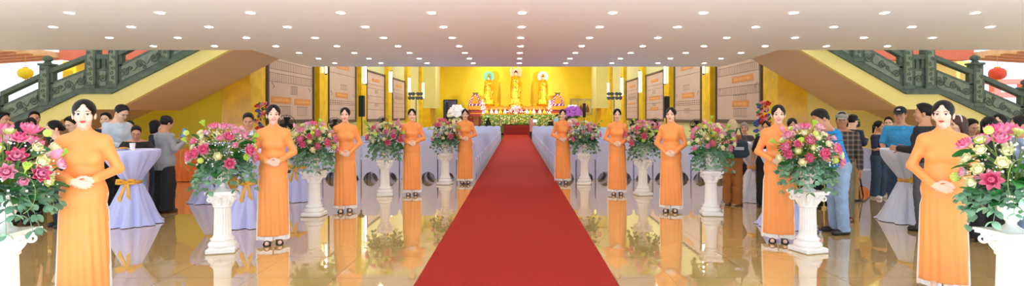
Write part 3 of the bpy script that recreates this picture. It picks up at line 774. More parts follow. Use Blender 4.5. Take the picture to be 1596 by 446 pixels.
# ------------------------------------------------------------------ the two stairs with carved stone balustrades
STONE = mat('grey_green_stone', (96, 112, 98), .75, var=.20, scale=9, bump=.35, bscale=30)
STONE_P = mat('pale_carved_stone', (136, 148, 126), .8, var=.16, scale=12, bump=.3, bscale=40)
STONE_D = mat('dark_carved_stone', (96, 108, 94), .8, var=.2, scale=14, bump=.3, bscale=40)
def scroll(m, cx, cz, r, turns, y, rr, flip=1, a0=0.):
    pts = []
    for i in range(int(14*turns)+1):
        a = i/14*2*PI; q = r*(1-.82*a/(2*PI*turns))
        pts.append((cx+flip*q*math.cos(a+a0), y, cz+q*math.sin(a+a0)))
    m.tube(pts, [rr*(1-.3*i/len(pts)) for i in range(len(pts))], 5)
def stairs(sx, sn, ZF, ZB, up, lo, posts, low_newel):
    """up: base line of the balustrade (x, z) from low outer end to the ceiling, lo: the underside; drawn in world x"""
    poly = up+lo[::-1]
    if sum((poly[i][0]*poly[(i+1) % len(poly)][1]-poly[(i+1) % len(poly)][0]*poly[i][1]) for i in range(len(poly))) < 0: poly = poly[::-1]
    b = MB(); b.prism(poly, ZF, ZF+.12); struct('trim_stringer_%s' % sn, b, YEL_S)
    b = MB(); n = len(lo)                                   # the soffit slab and the treads it carries
    pl = lo+[(x, z+.16) for x, z in lo[::-1]]
    if sum((pl[i][0]*pl[(i+1) % len(pl)][1]-pl[(i+1) % len(pl)][0]*pl[i][1]) for i in range(len(pl))) < 0: pl = pl[::-1]
    b.prism(pl, ZF+.121, ZB); struct('stair_soffit_%s' % sn, b, SOFFIT)
    b = MB()
    for (xa, za), (xb, zb) in zip(up[:-1], up[1:]):
        L = abs(zb-za); k = max(1, int(round(L/.16)))
        for i in range(k):
            x0 = xa+(xb-xa)*i/k; x1 = xa+(xb-xa)*(i+1)/k; z = za+(zb-za)*i/k-.02
            b.box(((x0+x1)/2, (ZF+ZB)/2+.1, z-.05), (abs(x1-x0)+.02, ZB-ZF-.3, .10))
    struct('stair_treads_%s' % sn, b, STONE)
    def base(x):
        for (xa, za), (xb, zb) in zip(up[:-1], up[1:]):
            if min(xa, xb)-1e-6 <= x <= max(xa, xb)+1e-6: return za+(zb-za)*(x-xa)/(xb-xa)
        return up[0][1]
    t = thing('stone_balustrade', 'carved grey-green stone balustrade climbing the %s staircase' % sn, 'balustrade', (posts[0][0], ZF, base(posts[0][0])))
    ox, oz = posts[0][0], base(posts[0][0])
    yc = .06
    kb = MB()
    for (xa, za), (xb, zb) in zip(up[:-1], up[1:]):
        c = [(xa-ox, za-oz-.05), (xb-ox, zb-oz-.05), (xb-ox, zb-oz+.07), (xa-ox, za-oz+.07)]
        if xb < xa: c = c[::-1]
        kb.prism(c, -.068, .20)
    obj('base_rail', kb, STONE, t)
    for i, (x, h, fin) in enumerate(posts):
        zb_ = base(x)-oz; p = MB()
        p.box((x-ox, yc, zb_+h/2-.0), (.20, .22, h), bev=.012); p.box((x-ox, yc-.006, zb_+.10), (.235, .27, .10), bev=.012)
        if fin: p.box((x-ox, yc, zb_+h+.02), (.25, .27, .05), bev=.012)
        po = obj('post', p, STONE, t)
        q = MB(); q.box((x-ox, yc-.112, zb_+h/2+.02), (.13, .016, h-.22), bev=.006); obj('post_panel', q, STONE_P, po)
        q = MB()
        for k in range(int(h/.12)): scroll(q, x-ox+(.02 if k % 2 else -.02), zb_+.16+k*.11, .042, 1.2, yc-.124, .010, 1 if k % 2 else -1, k)
        obj('post_carving', q, STONE_D, po)
        if fin:
            q = MB(); q.lathe([(.06, 0), (.075, .02), (.05, .04), (.085, .065), (.095, .10), (.085, .135), (.05, .16), (.02, .175)], 20, Matrix.Translation((x-ox, yc, zb_+h+.045)), mod=lambda r, z, a, k: r*(1+.05*math.cos(8*a))); obj('finial', q, STONE, po)
    xs = [p[0] for p in posts]
    for xa, xb in zip(xs[:-1], xs[1:]):
        d = 1 if xb > xa else -1; a = xa+d*.10; c = xb-d*.10; w = abs(c-a)
        za, zc = base(a)-oz, base(c)-oz
        if w < .4:   # short panel on the landing
            za = zc = base((a+c)/2)-oz
        def quad(l, h, y0, y1, ins=0.):
            k = [(a+d*ins-ox, za+l+(zc-za)*ins/w), (c-d*ins-ox, zc+l-(zc-za)*ins/w), (c-d*ins-ox, zc+h-(zc-za)*ins/w), (a+d*ins-ox, za+h+(zc-za)*ins/w)]
            if d < 0: k = k[::-1]
            m = MB(); m.prism(k, y0, y1); return m
        pn = obj('panel', quad(.07, .50, 0, .12), STONE, t)
        obj('panel_field', quad(.13, .44, -.012, .0, .07), STONE_P, pn)
        m = MB(); sl = (zc-za)/w*d
        nn = max(1, int(w/.26))
        for k in range(nn):
            f = (k+.5)/nn; x = a+(c-a)*f; zz = za+(zc-za)*f+.285
            fl = 1 if k % 2 else -1
            scroll(m, x-ox, zz+fl*.015, .085, 1.6, -.018, .015, fl, k*1.3)
            scroll(m, x-ox+.10, zz-fl*.06, .05, 1.3, -.018, .012, -fl, k)
            m.ball((x-ox, -.012, zz), (.035, .02, .03), 8, 6)
            if nn > 1: m.tube([(x-ox+u, -.016, zz+sl*u+.07*math.sin(u*22+k)) for u in np.linspace(-.14, .14, 9)], .011, 5)
        obj('panel_carving', m, STONE_D, pn)
        obj('handrail', quad(.70, .80, -.02, .14), STONE, t)
        for f in (() if .4 < w < 1.0 else (.5,)):
            x = a+(c-a)*f-ox; z = za+(zc-za)*f; m = MB(); m.box((x, yc, z+.60), (.09, .10, .24), bev=.02); obj('rail_block', m, STONE, t)
        for j, xx in enumerate((a, c)):
            z = (za, zc)[j]; m = MB(); m.box((xx-ox+(d if j == 0 else -d)*.03, yc, z+.60), (.06, .12, .24)); obj('rail_block', m, STONE, t)
ZF = 12.1
def xz(px, py, d=ZF): return (U(px, d), W(py, d))
up = [xz(-170, 252), xz(0, 202), xz(62, 173.5), xz(125, 143), xz(175, 143), xz(300, 81), xz(345, 58)]
lo = [xz(-170, 283), xz(0, 232), xz(62, 203.0), xz(130, 170.7), xz(180, 170.7), xz(356, 78.5), xz(400, 55)]
P = lambda px: U(px, ZF)
stairs(-1, 'left', ZF, 14.46, up, lo, [(P(-85), .78, 1), (P(-6), .74, 0), (P(71), .92, 1), (P(143.5), 1.06, 0), (P(178), 1.06, 0), (P(259), .95, 0), (P(335), .95, 0)], 0)
up = [xz(1790, 285), xz(1640, 222), xz(1543, 180), xz(1463, 143.3), xz(1411, 143.3), xz(1300, 81), xz(1262, 60)]
lo = [xz(1790, 316), xz(1640, 252), xz(1543, 210), xz(1452, 170.6), xz(1405, 170.6), xz(1251, 79.5), xz(1215, 58)]
stairs(1, 'right', ZF, 14.46, up, lo, [(P(1690), .8, 1), (P(1603), .92, 1), (P(1523), .96, 1), (P(1448), 1.06, 0), (P(1414), 1.06, 0), (P(1335), .95, 0), (P(1268), .95, 0)], 0)

# ------------------------------------------------------------------ outside, seen over the stairs
PLANK = mat('eaves_planks', (224, 190, 150), .6, var=.15, scale=3)
PAVE = mat('courtyard_paving', (206, 200, 190), .8, var=.06, scale=2)
LEAFG = mat('far_foliage', (150, 186, 120), .8, var=.3, scale=3)
for sx, sn in ((-1, 'left'), (1, 'right')):
    t = thing('outbuilding', 'red-beamed building with yellow wall beyond the %s staircase' % sn, 'building', (sx*15.5, 18, 0))
    xa, xb = (-16.6, -12.2) if sx < 0 else (12.2, 16.6)
    b = MB(); b.box((sx*11.9-sx*15.5, .6, 1.66), (5.8, .3, 3.32)); obj('wall', b, YEL_S if sx > 0 else mat('outside_yellow', (246, 214, 40), .6, var=.03), t)
    b = MB(); b.box((sx*11.5-sx*15.5, 0, 3.85), (5.7, .5, 1.1)); obj('beam', b, REDB, t)
    b = MB(); b.box((sx*17.25-sx*15.5, -2.2, 3.30), (5.6, 5.0, .16), (0, sx*.06, 0))
    obj('eaves', b, PLANK, t)
    b = MB()
    for k in range(9): b.box((sx*17.25-sx*15.5, -4.5+.56*k, 3.19), (5.6, .10, .08), (0, sx*.06, 0))
    obj('rafters', b, mat('rafter_paint', (190, 130, 92), .6, var=.1), t)
    for k in (0, 1):
        b = MB(); b.lathe([(.17, 0), (.17, .2), (.13, .24), (.13, 3.1), (.17, 3.15), (.17, 3.3)], 18, Matrix.Translation((sx*(17.9+2.4*k)-sx*15.5, 0.2, 0))); obj('column', b, mat('red_lacquer', (206, 74, 60), .45, var=.05), t)
def lantern(px, py, d, r, rgb, label):
    x, z = U(px, d), W(py, d)
    t = thing('paper_lantern', label, 'lantern', (x, d, z))
    LM = mat('lantern_paper_%d_%d' % (rgb[0], rgb[1]), rgb, .6, var=.05)
    b = MB(); b.lathe([(r*.35, -r*.80), (r*.72, -r*.66), (r*.95, -r*.35), (r, 0), (r*.95, r*.35), (r*.72, r*.66), (r*.35, r*.80)], 24, mod=lambda q, z, a, k: q*(1+.035*abs(math.sin(8*a)))); obj('shade', b, LM, t)
    G = mat('gilt_trim', (214, 160, 50), .35, metal=.6)
    for zz in (-r*.86, r*.86): b = MB(); b.lathe([(r*.36, -r*.08), (r*.36, r*.08)], 16, Matrix.Translation((0, 0, zz))); obj('collar_ring', b, G, t)
    b = MB(); b.tube([(0, 0, r*.9), (0, 0, CH+.3-z)], .006, 5); obj('cord', b, G, t)
    b = MB(); b.lathe([(r*.06, -r*.9), (r*.12, -r*1.1), (r*.17, -r*2.0)], 10); obj('tassel', b, LM, t)
lantern(39.5, 114, 15.5, .175, (240, 206, 20), 'yellow paper lantern hanging outside beyond the left staircase')
lantern(1554.5, 115, 15.5, .20, (232, 78, 48), 'red paper lantern hanging outside beyond the right staircase')
t = thing('gate', 'pale red gateway far outside beyond the right staircase', 'gate', (U(1588, 26), 26, 0))
for k in (-1.1, .2, 1.3): b = MB(); b.box((k, 0, 1.6), (.32, .32, 3.2), bev=.02); obj('post', b, mat('washed_red', (226, 120, 104), .6, var=.05), t)
for zz, ww in ((2.5, 3.6), (3.1, 4.2)): b = MB(); b.box((.1, 0, zz), (ww, .3, .24), bev=.02); obj('crossbeam', b, MATS['washed_red'], t)
b = MB(); b.box((.1, .6, .8), (3.6, .1, 1.6)); obj('railing', b, mat('washed_green', (196, 220, 190), .7, var=.1), t)
# ------------------------------------------------------------------ white columns
PLASTER = mat('white_plaster', (250, 248, 244), .35, var=.02, scale=10, spec=.6)
def column_meshes():
    b = MB(); b.box((0, 0, .03), (.30, .30, .06), bev=.012)
    b.lathe([(.140, .06), (.150, .075), (.152, .095), (.142, .112), (.122, .120), (.118, .132), (.128, .145), (.126, .158), (.108, .166), (.100, .185)], 32)
    base = b.mesh('column_base', PLASTER)
    b = MB(); b.lathe([(.100, .18), (.094, .20), (.092, .24), (.086, .50), (.088, .515)], 80, mod=lambda r, z, a, k: r*(1-(.075*abs(math.cos(10*a))**.6 if 1 <= k <= 3 else 0)))
    shaft = b.mesh('shaft', PLASTER)
    b = MB(); b.lathe([(.088, .505), (.100, .515), (.100, .53), (.088, .538), (.090, .56), (.105, .62), (.125, .655)], 32)
    for k in range(8):      # acanthus leaves
        a = PI/4*k; M = Matrix.Rotation(a, 4, 'Z')
        b.tube([(.088, 0, .535), (.104, 0, .575), (.122, 0, .605), (.138, 0, .603), (.136, 0, .590)], [.012, .024, .022, .014, .006], 7, M)
    for k in range(4):      # corner volutes
        M = Matrix.Rotation(PI/4+PI/2*k, 4, 'Z')
        pts = []
        for i in range(22):
            t = i/21*2*PI*1.5; q = .036*(1-.75*i/21); pts.append((.162+q*math.cos(t+1.2), 0, .612+q*math.sin(t+1.2)))
        b.tube([(.09, 0, .60), (.13, 0, .648)]+pts, [.012, .013]+[.013*(1-.4*i/21) for i in range(22)], 7, M)
        M2 = Matrix.Rotation(PI/2*k, 4, 'Z'); b.ball((.132, 0, .645), (.018, .024, .020), 8, 6, M2)
    pl = []
    for k in range(4):      # concave-sided abacus
        for t in np.linspace(0, 1, 7)[:-1]:
            u = -1+2*t; w = .150-.022*(1-u*u); x, y = u*.150, -w
            c, s = math.cos(PI/2*k), math.sin(PI/2*k); pl.append((x*c-y*s, x*s+y*c))
    b.prism(pl, .655, .675, 'z'); b.prism([(x*1.06, y*1.06) for x, y in pl], .675, .695, 'z')
    cap = b.mesh('capital', PLASTER)
    b = MB(); b.lathe([(.085, 0), (.088, .012), (.060, .03), (.036, .05), (.036, .07), (.050, .085), (.075, .12), (.098, .18), (.106, .24), (.100, .27), (.118, .29), (.120, .30), (.10, .30), (.09, .25)], 40, mod=lambda r, z, a, k: r*(1-(.05*abs(math.cos(9*a)) if 5 <= k <= 8 else 0)))
    vase = b.mesh('vase', PLASTER)
    return base, shaft, cap, vase
CB, CS, CC, CV = column_meshes()
# ------------------------------------------------------------------ flowers
PINK = mat('pink_petal', (254, 152, 182), .5, var=.18, scale=22); PINK_D = mat('deep_pink_petal', (250, 108, 152), .5, var=.15, scale=22)
PINK_L = mat('pale_pink_petal', (252, 196, 210), .5, var=.1, scale=22)
CREAMP = mat('cream_petal', (250, 244, 196), .5, var=.05, scale=20); GREENP = mat('lime_petal', (206, 220, 110), .5, var=.1, scale=20)
POD = mat('lotus_pod_green', (176, 214, 70), .5, var=.12, scale=20); STEM = mat('stem_green', (106, 140, 50), .6, var=.15)
YEL_F = mat('yellow_stamen', (244, 204, 60), .6); LEAF_E = mat('eucalyptus_leaf', (114, 156, 122), .55, var=.22, scale=7)
LEAF_D = mat('dark_green_leaf', (44, 112, 48), .4, var=.3, scale=6); WHITE_F = mat('white_blossom', (252, 250, 240), .6)
def petal(m, L, w, cup, tilt, az, base_r=0., z0=0., tip=.3, nu=4, nv=5):
    M = Matrix.Rotation(az, 4, 'Z') @ Matrix.Translation((base_r, 0, z0)) @ Matrix.Rotation(-tilt, 4, 'Y')
    def fn(u, v):
        s = (u-.5)*2; ww = w*math.sin(PI*min(1, .12+.88*v))**.7*(1-tip*v*v*.6) if v < 1 else w*.06
        return (L*v*.98, s*ww*.5, cup*L*(s*s*.35+(v*v)*.55))
    m.grid(fn, nu, nv, M)
def lotus_mesh(name, mats, opening):
    b = MB()
    for ring, (n, L, tl, mi) in enumerate(((7, .062, .15+.25*(1-opening), 0), (7, .055, .55, 1), (6, .046, .95, 1), (5, .034, 1.25, 0))):
        b.cur = mi
        for k in range(n): petal(b, L, .038, .75, tl, 2*PI*(k+.5*ring)/n+.1*ring, .006, .004*ring)
    b.cur = 2; b.lathe([(.004, .0), (.012, .012), (.013, .02)], 10)
    return b.mesh(name, *mats)
def rose_mesh(name, mats):
    b = MB()
    b.ball((0, 0, .022), (.023, .023, .022), 10, 7)
    for n, L, tl, r in ((4, .036, 1.45, .010), (5, .040, 1.15, .012), (6, .044, .80, .013), (6, .044, .40, .012)):
        b.cur = 0 if tl > .5 else 1
        for k in range(n): petal(b, L, .042, .8, tl, 2*PI*k/n+tl*3, r, 0, .1)
    return b.mesh(name, *mats)
def pod_mesh():
    b = MB(); b.lathe([(.004, -.05), (.006, -.02), (.016, -.004), (.030, .028), (.033, .034), (.030, .037), (.004, .034)], 14)
    b.cur = 1
    for k in range(6): b.ball((.018*math.cos(k), .018*math.sin(k*1.05), .036), .004, 6, 4)
    return b.mesh('lotus_pod', POD, STEM)
def bud_mesh():
    b = MB(); b.lathe([(.004, -.03), (.010, -.018), (.026, .0), (.029, .02), (.022, .045), (.009, .066), (.002, .075)], 14, mod=lambda r, z, a, k: r*(1+.10*math.cos(5*a+z*30))); return b.mesh('lotus_bud', PINK)
def ball_mesh():
    b = MB(); b.ball((0, 0, 0), .028, 12, 9)
    for k in range(60):
        z = 1-2*(k+.5)/60; a = 2.4*k; r = math.sqrt(1-z*z); b.ball((.028*r*math.cos(a), .028*r*math.sin(a), .028*z), .006, 5, 4)
    return b.mesh('button_flower', GREENP)
LOT = [lotus_mesh('pink_lotus', (PINK, PINK_D, YEL_F), 1.), lotus_mesh('deep_pink_lotus', (PINK_D, PINK, YEL_F), .5), lotus_mesh('pale_pink_lotus', (PINK_L, PINK, YEL_F), .8)]
ROS = [rose_mesh('cream_rose', (CREAMP, CREAMP)), rose_mesh('lime_rose', (CREAMP, GREENP)), rose_mesh('pink_rose', (PINK, PINK_L))]
PODM, BUDM, BALLM = pod_mesh(), bud_mesh(), ball_mesh()
def dirq(d): return Vector(d).to_track_quat('Z', 'Y').to_euler()
def arrangement(seed, mix, R=.36):
    """vase with a dome of lotus, roses, pods and trailing eucalyptus; origin at the vase foot"""
    rnd = random.Random(seed)
    t = thing('flower_arrangement', '', 'flowers', (0, 0, 0))
    link('vase', CV, t)
    c = Vector((0, 0, .42))
    st = MB(); spots = []
    n = 46
    for k in range(n):
        z = 1-1.22*(k+.5)/n; a = 2.39996*k+rnd.uniform(-.25, .25); r = math.sqrt(max(0, 1-z*z))
        q = rnd.uniform(.80, 1.08)
        d = Vector((r*math.cos(a), r*math.sin(a), z)); spots.append((d, c+Vector((d.x*R*1.02, d.y*R*.9, d.z*R*.98))*q))
    order = list(range(n)); rnd.shuffle(order)
    for i, k in enumerate(order):
        d, p = spots[k]; s = rnd.uniform(.95, 1.25)
        if i < mix[0]: nm, me, s = 'pink_lotus', LOT[rnd.choice((0, 0, 1, 2))], s*1.12
        elif i < mix[0]+mix[1]: nm, me = 'cream_rose', ROS[rnd.choice((0, 0, 1))]
        elif i < mix[0]+mix[1]+mix[2]: nm, me = 'pink_rose', ROS[2]
        else:
            nm, me = rnd.choice((('lotus_pod', PODM), ('lotus_pod', PODM), ('lotus_bud', BUDM), ('button_flower', BALLM)))
            if d.z > .2: p = p+d*.07
        o = link(nm, me, t, p, dirq(d+Vector((0, -.25, .1)))); o.scale = (s, s, s)
        st.tube([(0, 0, .26), c*.55+p*.45+Vector((0, 0, .03)), p], .004, 5)
    for k in range(5):     # long pods and curled stems that reach out
        a = rnd.uniform(0, 2*PI) if k else PI*1.05; out = rnd.uniform(.34, .44); h = rnd.uniform(.5, .82)
        p = Vector((out*math.cos(a), out*.7*math.sin(a), h)); me = (BALLM, PODM, PODM, BUDM, PODM)[k]
        link(('button_flower', 'lotus_pod', 'lotus_pod', 'lotus_bud', 'lotus_pod')[k], me, t, p, dirq((p.x, p.y, .6)))
        st.tube([(0, 0, .28), (p.x*.45, p.y*.45, .45), (p.x*.85, p.y*.85, h-.05), p], .004, 5)
    for k in range(2):     # thin looped twigs
        sg = 1 if k else -1
        st.tube([(sg*(.30+.14*math.sin(u)), -.22, .42+.16*math.cos(u)-.1*k) for u in np.linspace(-.3, 2.8, 14)], .0025, 4)
    o = obj('stems', st, STEM, t)
    f = MB()
    for k in range(150):
        a = rnd.uniform(0, 2*PI); z = rnd.uniform(-.35, .95); r = math.sqrt(1-min(1, z*z))*rnd.uniform(.75, 1.02)*R
        f.ball((r*math.cos(a), r*.9*math.sin(a), .42+z*R*rnd.uniform(.7, 1)), rnd.uniform(.006, .011), 5, 4)
    o = obj('filler_blossom', f, WHITE_F, t); o['kind'] = 'stuff'
    g = MB()
    def disc_leaf(p, d, w, L):
        e = Vector(d).normalized(); M = Matrix.Translation(p) @ e.to_track_quat('X', 'Z').to_matrix().to_4x4() @ Matrix.Rotation(rnd.uniform(-.9, .9), 4, 'X')
        g.grid(lambda u, v: (L*v, (u-.5)*w*math.sin(PI*min(.97, .08+.9*v))**.6, .12*L*math.sin(PI*v)+abs(u-.5)*w*.25), 2, 5, M)
    for k in range(30):    # trailing eucalyptus sprays
        a = 2*PI*k/30+rnd.uniform(-.1, .1); L = rnd.uniform(.20, .33); dr = rnd.uniform(.10, .36)
        pts = [Vector((math.cos(a)*(.06+L*u), math.sin(a)*(.06+L*u)*.9, .36-dr*u*u*1.15+.05*u)) for u in np.linspace(0, 1, 8)]
        g.tube(pts, .0025, 4)
        for i in range(2, 8):
            for s_ in (-1, 1):
                dd = (pts[i]-pts[i-1]).normalized()+Vector((-math.sin(a)*s_, math.cos(a)*s_, rnd.uniform(-.5, .3)))
                disc_leaf(pts[i], dd, rnd.uniform(.046, .070), rnd.uniform(.052, .076))
    obj('eucalyptus', g, LEAF_E, t)
    g = MB()
    for k in range(34):
        a = rnd.uniform(0, 2*PI); z = rnd.uniform(.22, .60); r = rnd.uniform(.13, .27); p = Vector((r*math.cos(a), r*.9*math.sin(a), z))
        disc_leaf(p, (math.cos(a), math.sin(a), rnd.uniform(-.5, .5)), rnd.uniform(.07, .13), rnd.uniform(.11, .17))
    for k in range(70):
        a = rnd.uniform(0, 2*PI); z = rnd.uniform(.15, .66); r = rnd.uniform(.14, .33); p = Vector((r*math.cos(a), r*.9*math.sin(a), z))
        disc_leaf(p, (math.cos(a), math.sin(a), rnd.uniform(-.3, .8)), rnd.uniform(.02, .04), rnd.uniform(.07, .12))
    obj('foliage', g, LEAF_D, t)
    return t
def pedestal(loc, rz_, label):
    t = thing('pedestal_column', label, 'pedestal', loc, rz_, 'white flower pedestals along the aisle')
    link('base', CB, t); link('shaft', CS, t); link('capital', CC, t); return t
SPOTS = [  # px, depth, side, position words
    (6, 4.20, 'left', 'at the left edge of the photo'), (347, 6.45, 'left', 'second from the camera left of the carpet'),
    (490, 8.75, 'left', 'third from the camera left of the carpet'), (600, 10.95, 'left', 'fourth from the camera left of the carpet'),
    (694, 12.75, 'left', 'farthest away left of the carpet'),
    (1576, 4.20, 'right', 'at the right edge of the photo'), (1259, 6.45, 'right', 'second from the camera right of the carpet'),
    (1108, 8.80, 'right', 'third from the camera right of the carpet'), (1002, 11.0, 'right', 'fourth from the camera right of the carpet'),
    (911, 12.75, 'right', 'farthest away right of the carpet')]
protos = [arrangement(3, (15, 19, 5)), arrangement(11, (17, 14, 9)), arrangement(23, (14, 18, 8))]
used = set()
for i, (px, d, sd, words) in enumerate(SPOTS):
    x = U(px, d); pedestal((x, d, .012 if abs(x) < .93 else 0), (.05, .3, -.1, .2, -.25)[i % 5], 'white fluted column pedestal '+words)
    v = (0, 1, 1, 2, 0, 0, 1, 2, 1, 2)[i]
    lab = 'pink and cream flowers in white vase, '+words
    if v in used: o = dup(protos[v], (x, d, .695), (0, 0, 2.1, .4, 1.9, .35, 1.2, .9, -1.0, 2.6)[i], lab)
    else: o = protos[v]; o.location = (x, d, .695); o['label'] = lab; used.add(v); o.rotation_euler = (0, 0, (0, .5, 0)[v])
    o.scale = (.93, .93, .95)
    o['group'] = 'flower arrangements on the pedestals'
# ------------------------------------------------------------------ covered chairs
COVER = mat('white_lavender_chair_cover', (204, 210, 242), .7, var=.02, scale=4, sheen=.2)
LEGM = mat('chair_leg_steel', (92, 90, 96), .4, metal=.7)
def chair_mesh(lowres=False):
    b = MB(); w = .218
    top = [(w*math.cos(a)**1 if False else math.copysign(abs(math.cos(a))**.55, math.cos(a))*w*.93, .80+.09*abs(math.sin(a))**.8) for a in np.linspace(0, PI, 7 if lowres else 15)]
    arch = [(-w*.82+2*w*.82*t, .17*math.sin(PI*t)**.6+.006) for t in np.linspace(0, 1, 6 if lowres else 13)]
    poly = [(-w, .0)]+arch+[(w, .0), (w*.97, .45)]+top+[(-w*.97, .45)]
    b.prism(poly, 0, .05)
    for sx in (-1, 1):
        ar = [(.06+.38*t, .15*math.sin(PI*t)**.6+.006) for t in np.linspace(0, 1, 6 if lowres else 11)]
        pl = [(.04, 0), (.06, .006)]+ar+[(.46, 0), (.46, .46), (.04, .48)]
        b.prism(pl, sx*w-.006, sx*w+.006, 'x')
    ar = [(-w*.82+2*w*.82*t, .17*math.sin(PI*t)**.6+.006) for t in np.linspace(0, 1, 6)]
    b.prism([(-w, 0)]+ar+[(w, 0), (w, .455), (-w, .455)], .45, .462)
    b.box((0, .255, .455), (2*w+.01, .42, .05), bev=.015)
    return b.mesh('chair_cover', COVER)
CH_HI, CH_LO = chair_mesh(), chair_mesh(True)
def leg_mesh(x, y):
    b = MB(); b.tube([(x, y, 0), (x*.97, y, .44)], .012, 8); return b.mesh('leg', LEGM)
LEGS = [leg_mesh(x, y) for x in (-.195, .195) for y in (.03, .43)]
ordn = ['', 'first', 'second', 'third', 'fourth', 'fifth', 'sixth', 'seventh', 'eighth', 'ninth', 'tenth', 'eleventh', 'twelfth', 'thirteenth', 'fourteenth', 'fifteenth', 'sixteenth', 'seventeenth']
stuff = MB(); lowme = CH_LO
lv = [tuple(v.co) for v in CH_LO.vertices]; lf = [tuple(p.vertices) for p in CH_LO.polygons]
proto_front = None
for row in range(27):
    y = 13.75+.86*row
    for sd in (-1, 1):
        for c in range(9):
            x = sd*(1.22+.465*c)
            if row > 15:
                stuff.add(lv, lf, Matrix.Translation((x, y, 0))); continue
            lab = 'white covered chair, %s row from the entrance, %s from the carpet on the %s' % (ordn[row+1], ordn[c+1], 'left' if sd < 0 else 'right')
            if row == 0:
                if proto_front is None:
                    t = thing('banquet_chair', lab, 'chair', (x, y, 0), 0, 'white covered chairs in rows')
                    link('chair_cover', CH_HI, t)
                    for l in LEGS: link('leg', l, t)
                    proto_front = t
                else: dup(proto_front, (x, y, 0), 0, lab)
            else:
                o = link('banquet_chair', CH_LO, None, (x, y, 0)); tag(o, lab, 'chair', 'white covered chairs in rows')
o = obj('banquet_chairs', stuff, COVER); tag(o, 'rest of the white covered chairs in the rows nearest the altar', 'chairs', kind='stuff')
o = dup(proto_front, (U(1351, 11.3), 11.5, 0), 2.6, 'white covered chair standing alone before the orange skirted table', 'chairs beside the tables')

# ------------------------------------------------------------------ tall cocktail tables
CLOTH = mat('lavender_white_cloth', (192, 198, 246), .6, var=.03, scale=5, sheen=.2)
SHEERC = mat('sheer_white_cloth', (226, 232, 248), .5, var=.03, scale=5, sheen=.2)
BOWM = mat('gold_satin_bow', (232, 170, 52), .35, var=.12, scale=12)
def tnoise(a, z): return .06*math.sin(9*a+3*z)+.05*math.sin(14*a-5*z+1)+.03*math.sin(23*a+2)
def cocktail_cloth(m):
    prof = [(.0, 1.062), (.20, 1.062), (.34, 1.060), (.352, 1.050), (.350, 1.02), (.335, .96), (.29, .88), (.22, .78), (.15, .68), (.115, .62), (.112, .59), (.135, .54), (.19, .42), (.25, .28), (.31, .13), (.35, .04), (.39, .008)]
    b = MB(); b.lathe(prof, 96, cap=False, mod=lambda r, z, a, k: r*(1+(0 if k < 4 else min(1, (k-3)/4)*tnoise(a, z)*(1.25 if z < .2 else 1))))
    return b.mesh('tablecloth', m)
CK = {False: cocktail_cloth(CLOTH), True: cocktail_cloth(SHEERC)}
def bow_mesh():
    b = MB(); b.lathe([(.120, .575), (.132, .60), (.120, .635)], 24, cap=False)
    for s in (-1, 1):
        b.tube([(0, -.13, .605), (s*.05, -.16, .640), (s*.11, -.165, .635), (s*.12, -.16, .600), (s*.06, -.155, .590), (0, -.13, .605)], [.012, .022, .026, .026, .020, .012], 7)
        b.grid(lambda u, v: (s*(.01+.06*v)+(u-.5)*(.03+.03*v), -.145-.06*v+.01*math.sin(6*v), .60-.26*v), 2, 8)
    b.ball((0, -.145, .605), (.02, .016, .022), 8, 6); return b.mesh('bow', BOWM)
BOW = bow_mesh()
b = MB(); b.lathe([(.24, 0), (.24, .015), (.04, .03), (.025, .05), (.025, 1.03)], 20); b.lathe([(.33, 1.03), (.33, 1.055)], 32); TBL = b.mesh('table_frame', LEGM)
def cocktail(px, d, sheer, label, rz_=0., x=None):
    t = thing('cocktail_table', label, 'table', (U(px, d) if x is None else x, d, 0), rz_, 'tall draped cocktail tables')
    link('pedestal_frame', TBL, t); c = link('tablecloth', CK[sheer], t); link('bow', BOW, c); return t
cocktail(206, 8.1, False, 'tall lavender draped table with gold bow, holding a paper cup, on the left', .1)
cocktail(388, 8.05, False, 'tall lavender draped table behind the second hostess on the left', .25)
cocktail(331, 10.2, False, 'tall lavender draped table behind the flowers, before the orange table', .9)
cocktail(467, 10.4, False, 'tall lavender draped table with gold bow behind the third pedestal on the left', -.2)
cocktail(1176, 10.3, True, 'tall sheer white draped table beside the elderly visitors in brown', .05)
cocktail(1415, 8.30, True, 'tall sheer white draped table before the man in the black cap', .2)
cocktail(1226, 7.95, False, 'tall lavender draped table behind the flowers, where the man in blue bends', .4)
# ------------------------------------------------------------------ buffet tables with orange skirts
ORSK = mat('orange_table_skirt', (232, 116, 34), .55, var=.08, scale=6, sheen=.2)
def buffet(x0, x1, y0, y1, label):
    t = thing('buffet_table', label, 'table', ((x0+x1)/2, (y0+y1)/2, 0)); hx, hy = (x1-x0)/2, (y1-y0)/2
    b = MB(); b.box((0, 0, .745), (2*hx, 2*hy, .03), bev=.006); obj('tabletop', b, ORSK, t)
    b = MB(); per = [(-hx, -hy), (hx, -hy), (hx, hy), (-hx, hy), (-hx, -hy)]
    pts = []
    for (ax, ay), (bx, by) in zip(per[:-1], per[1:]):
        L = math.hypot(bx-ax, by-ay); n = int(L/.022); nx, ny = (by-ay)/L, -(bx-ax)/L
        for i in range(n): pts.append((ax+(bx-ax)*i/n, ay+(by-ay)*i/n, nx, ny, i))
    rows = [[(x+nx*(.012+a*math.sin(i*1.05)), y+ny*(.012+a*math.sin(i*1.05)), z) for (x, y, nx, ny, i) in pts] for z, a in ((.755, .004), (.70, .010), (.3, .016), (.01, .022))]
    n = len(pts); b.add(sum(rows, []), [(k*n+(i+1) % n, k*n+i, k*n+n+i, k*n+n+(i+1) % n) for k in range(3) for i in range(n)])
    obj('pleated_skirt', b, ORSK, t)
    for sx in (-1, 1):
        for sy in (-1, 1): m = MB(); m.tube([(sx*(hx-.08), sy*(hy-.08), 0), (sx*(hx-.08), sy*(hy-.08), .73)], .018, 8); obj('leg', m, LEGM, t)
    return t
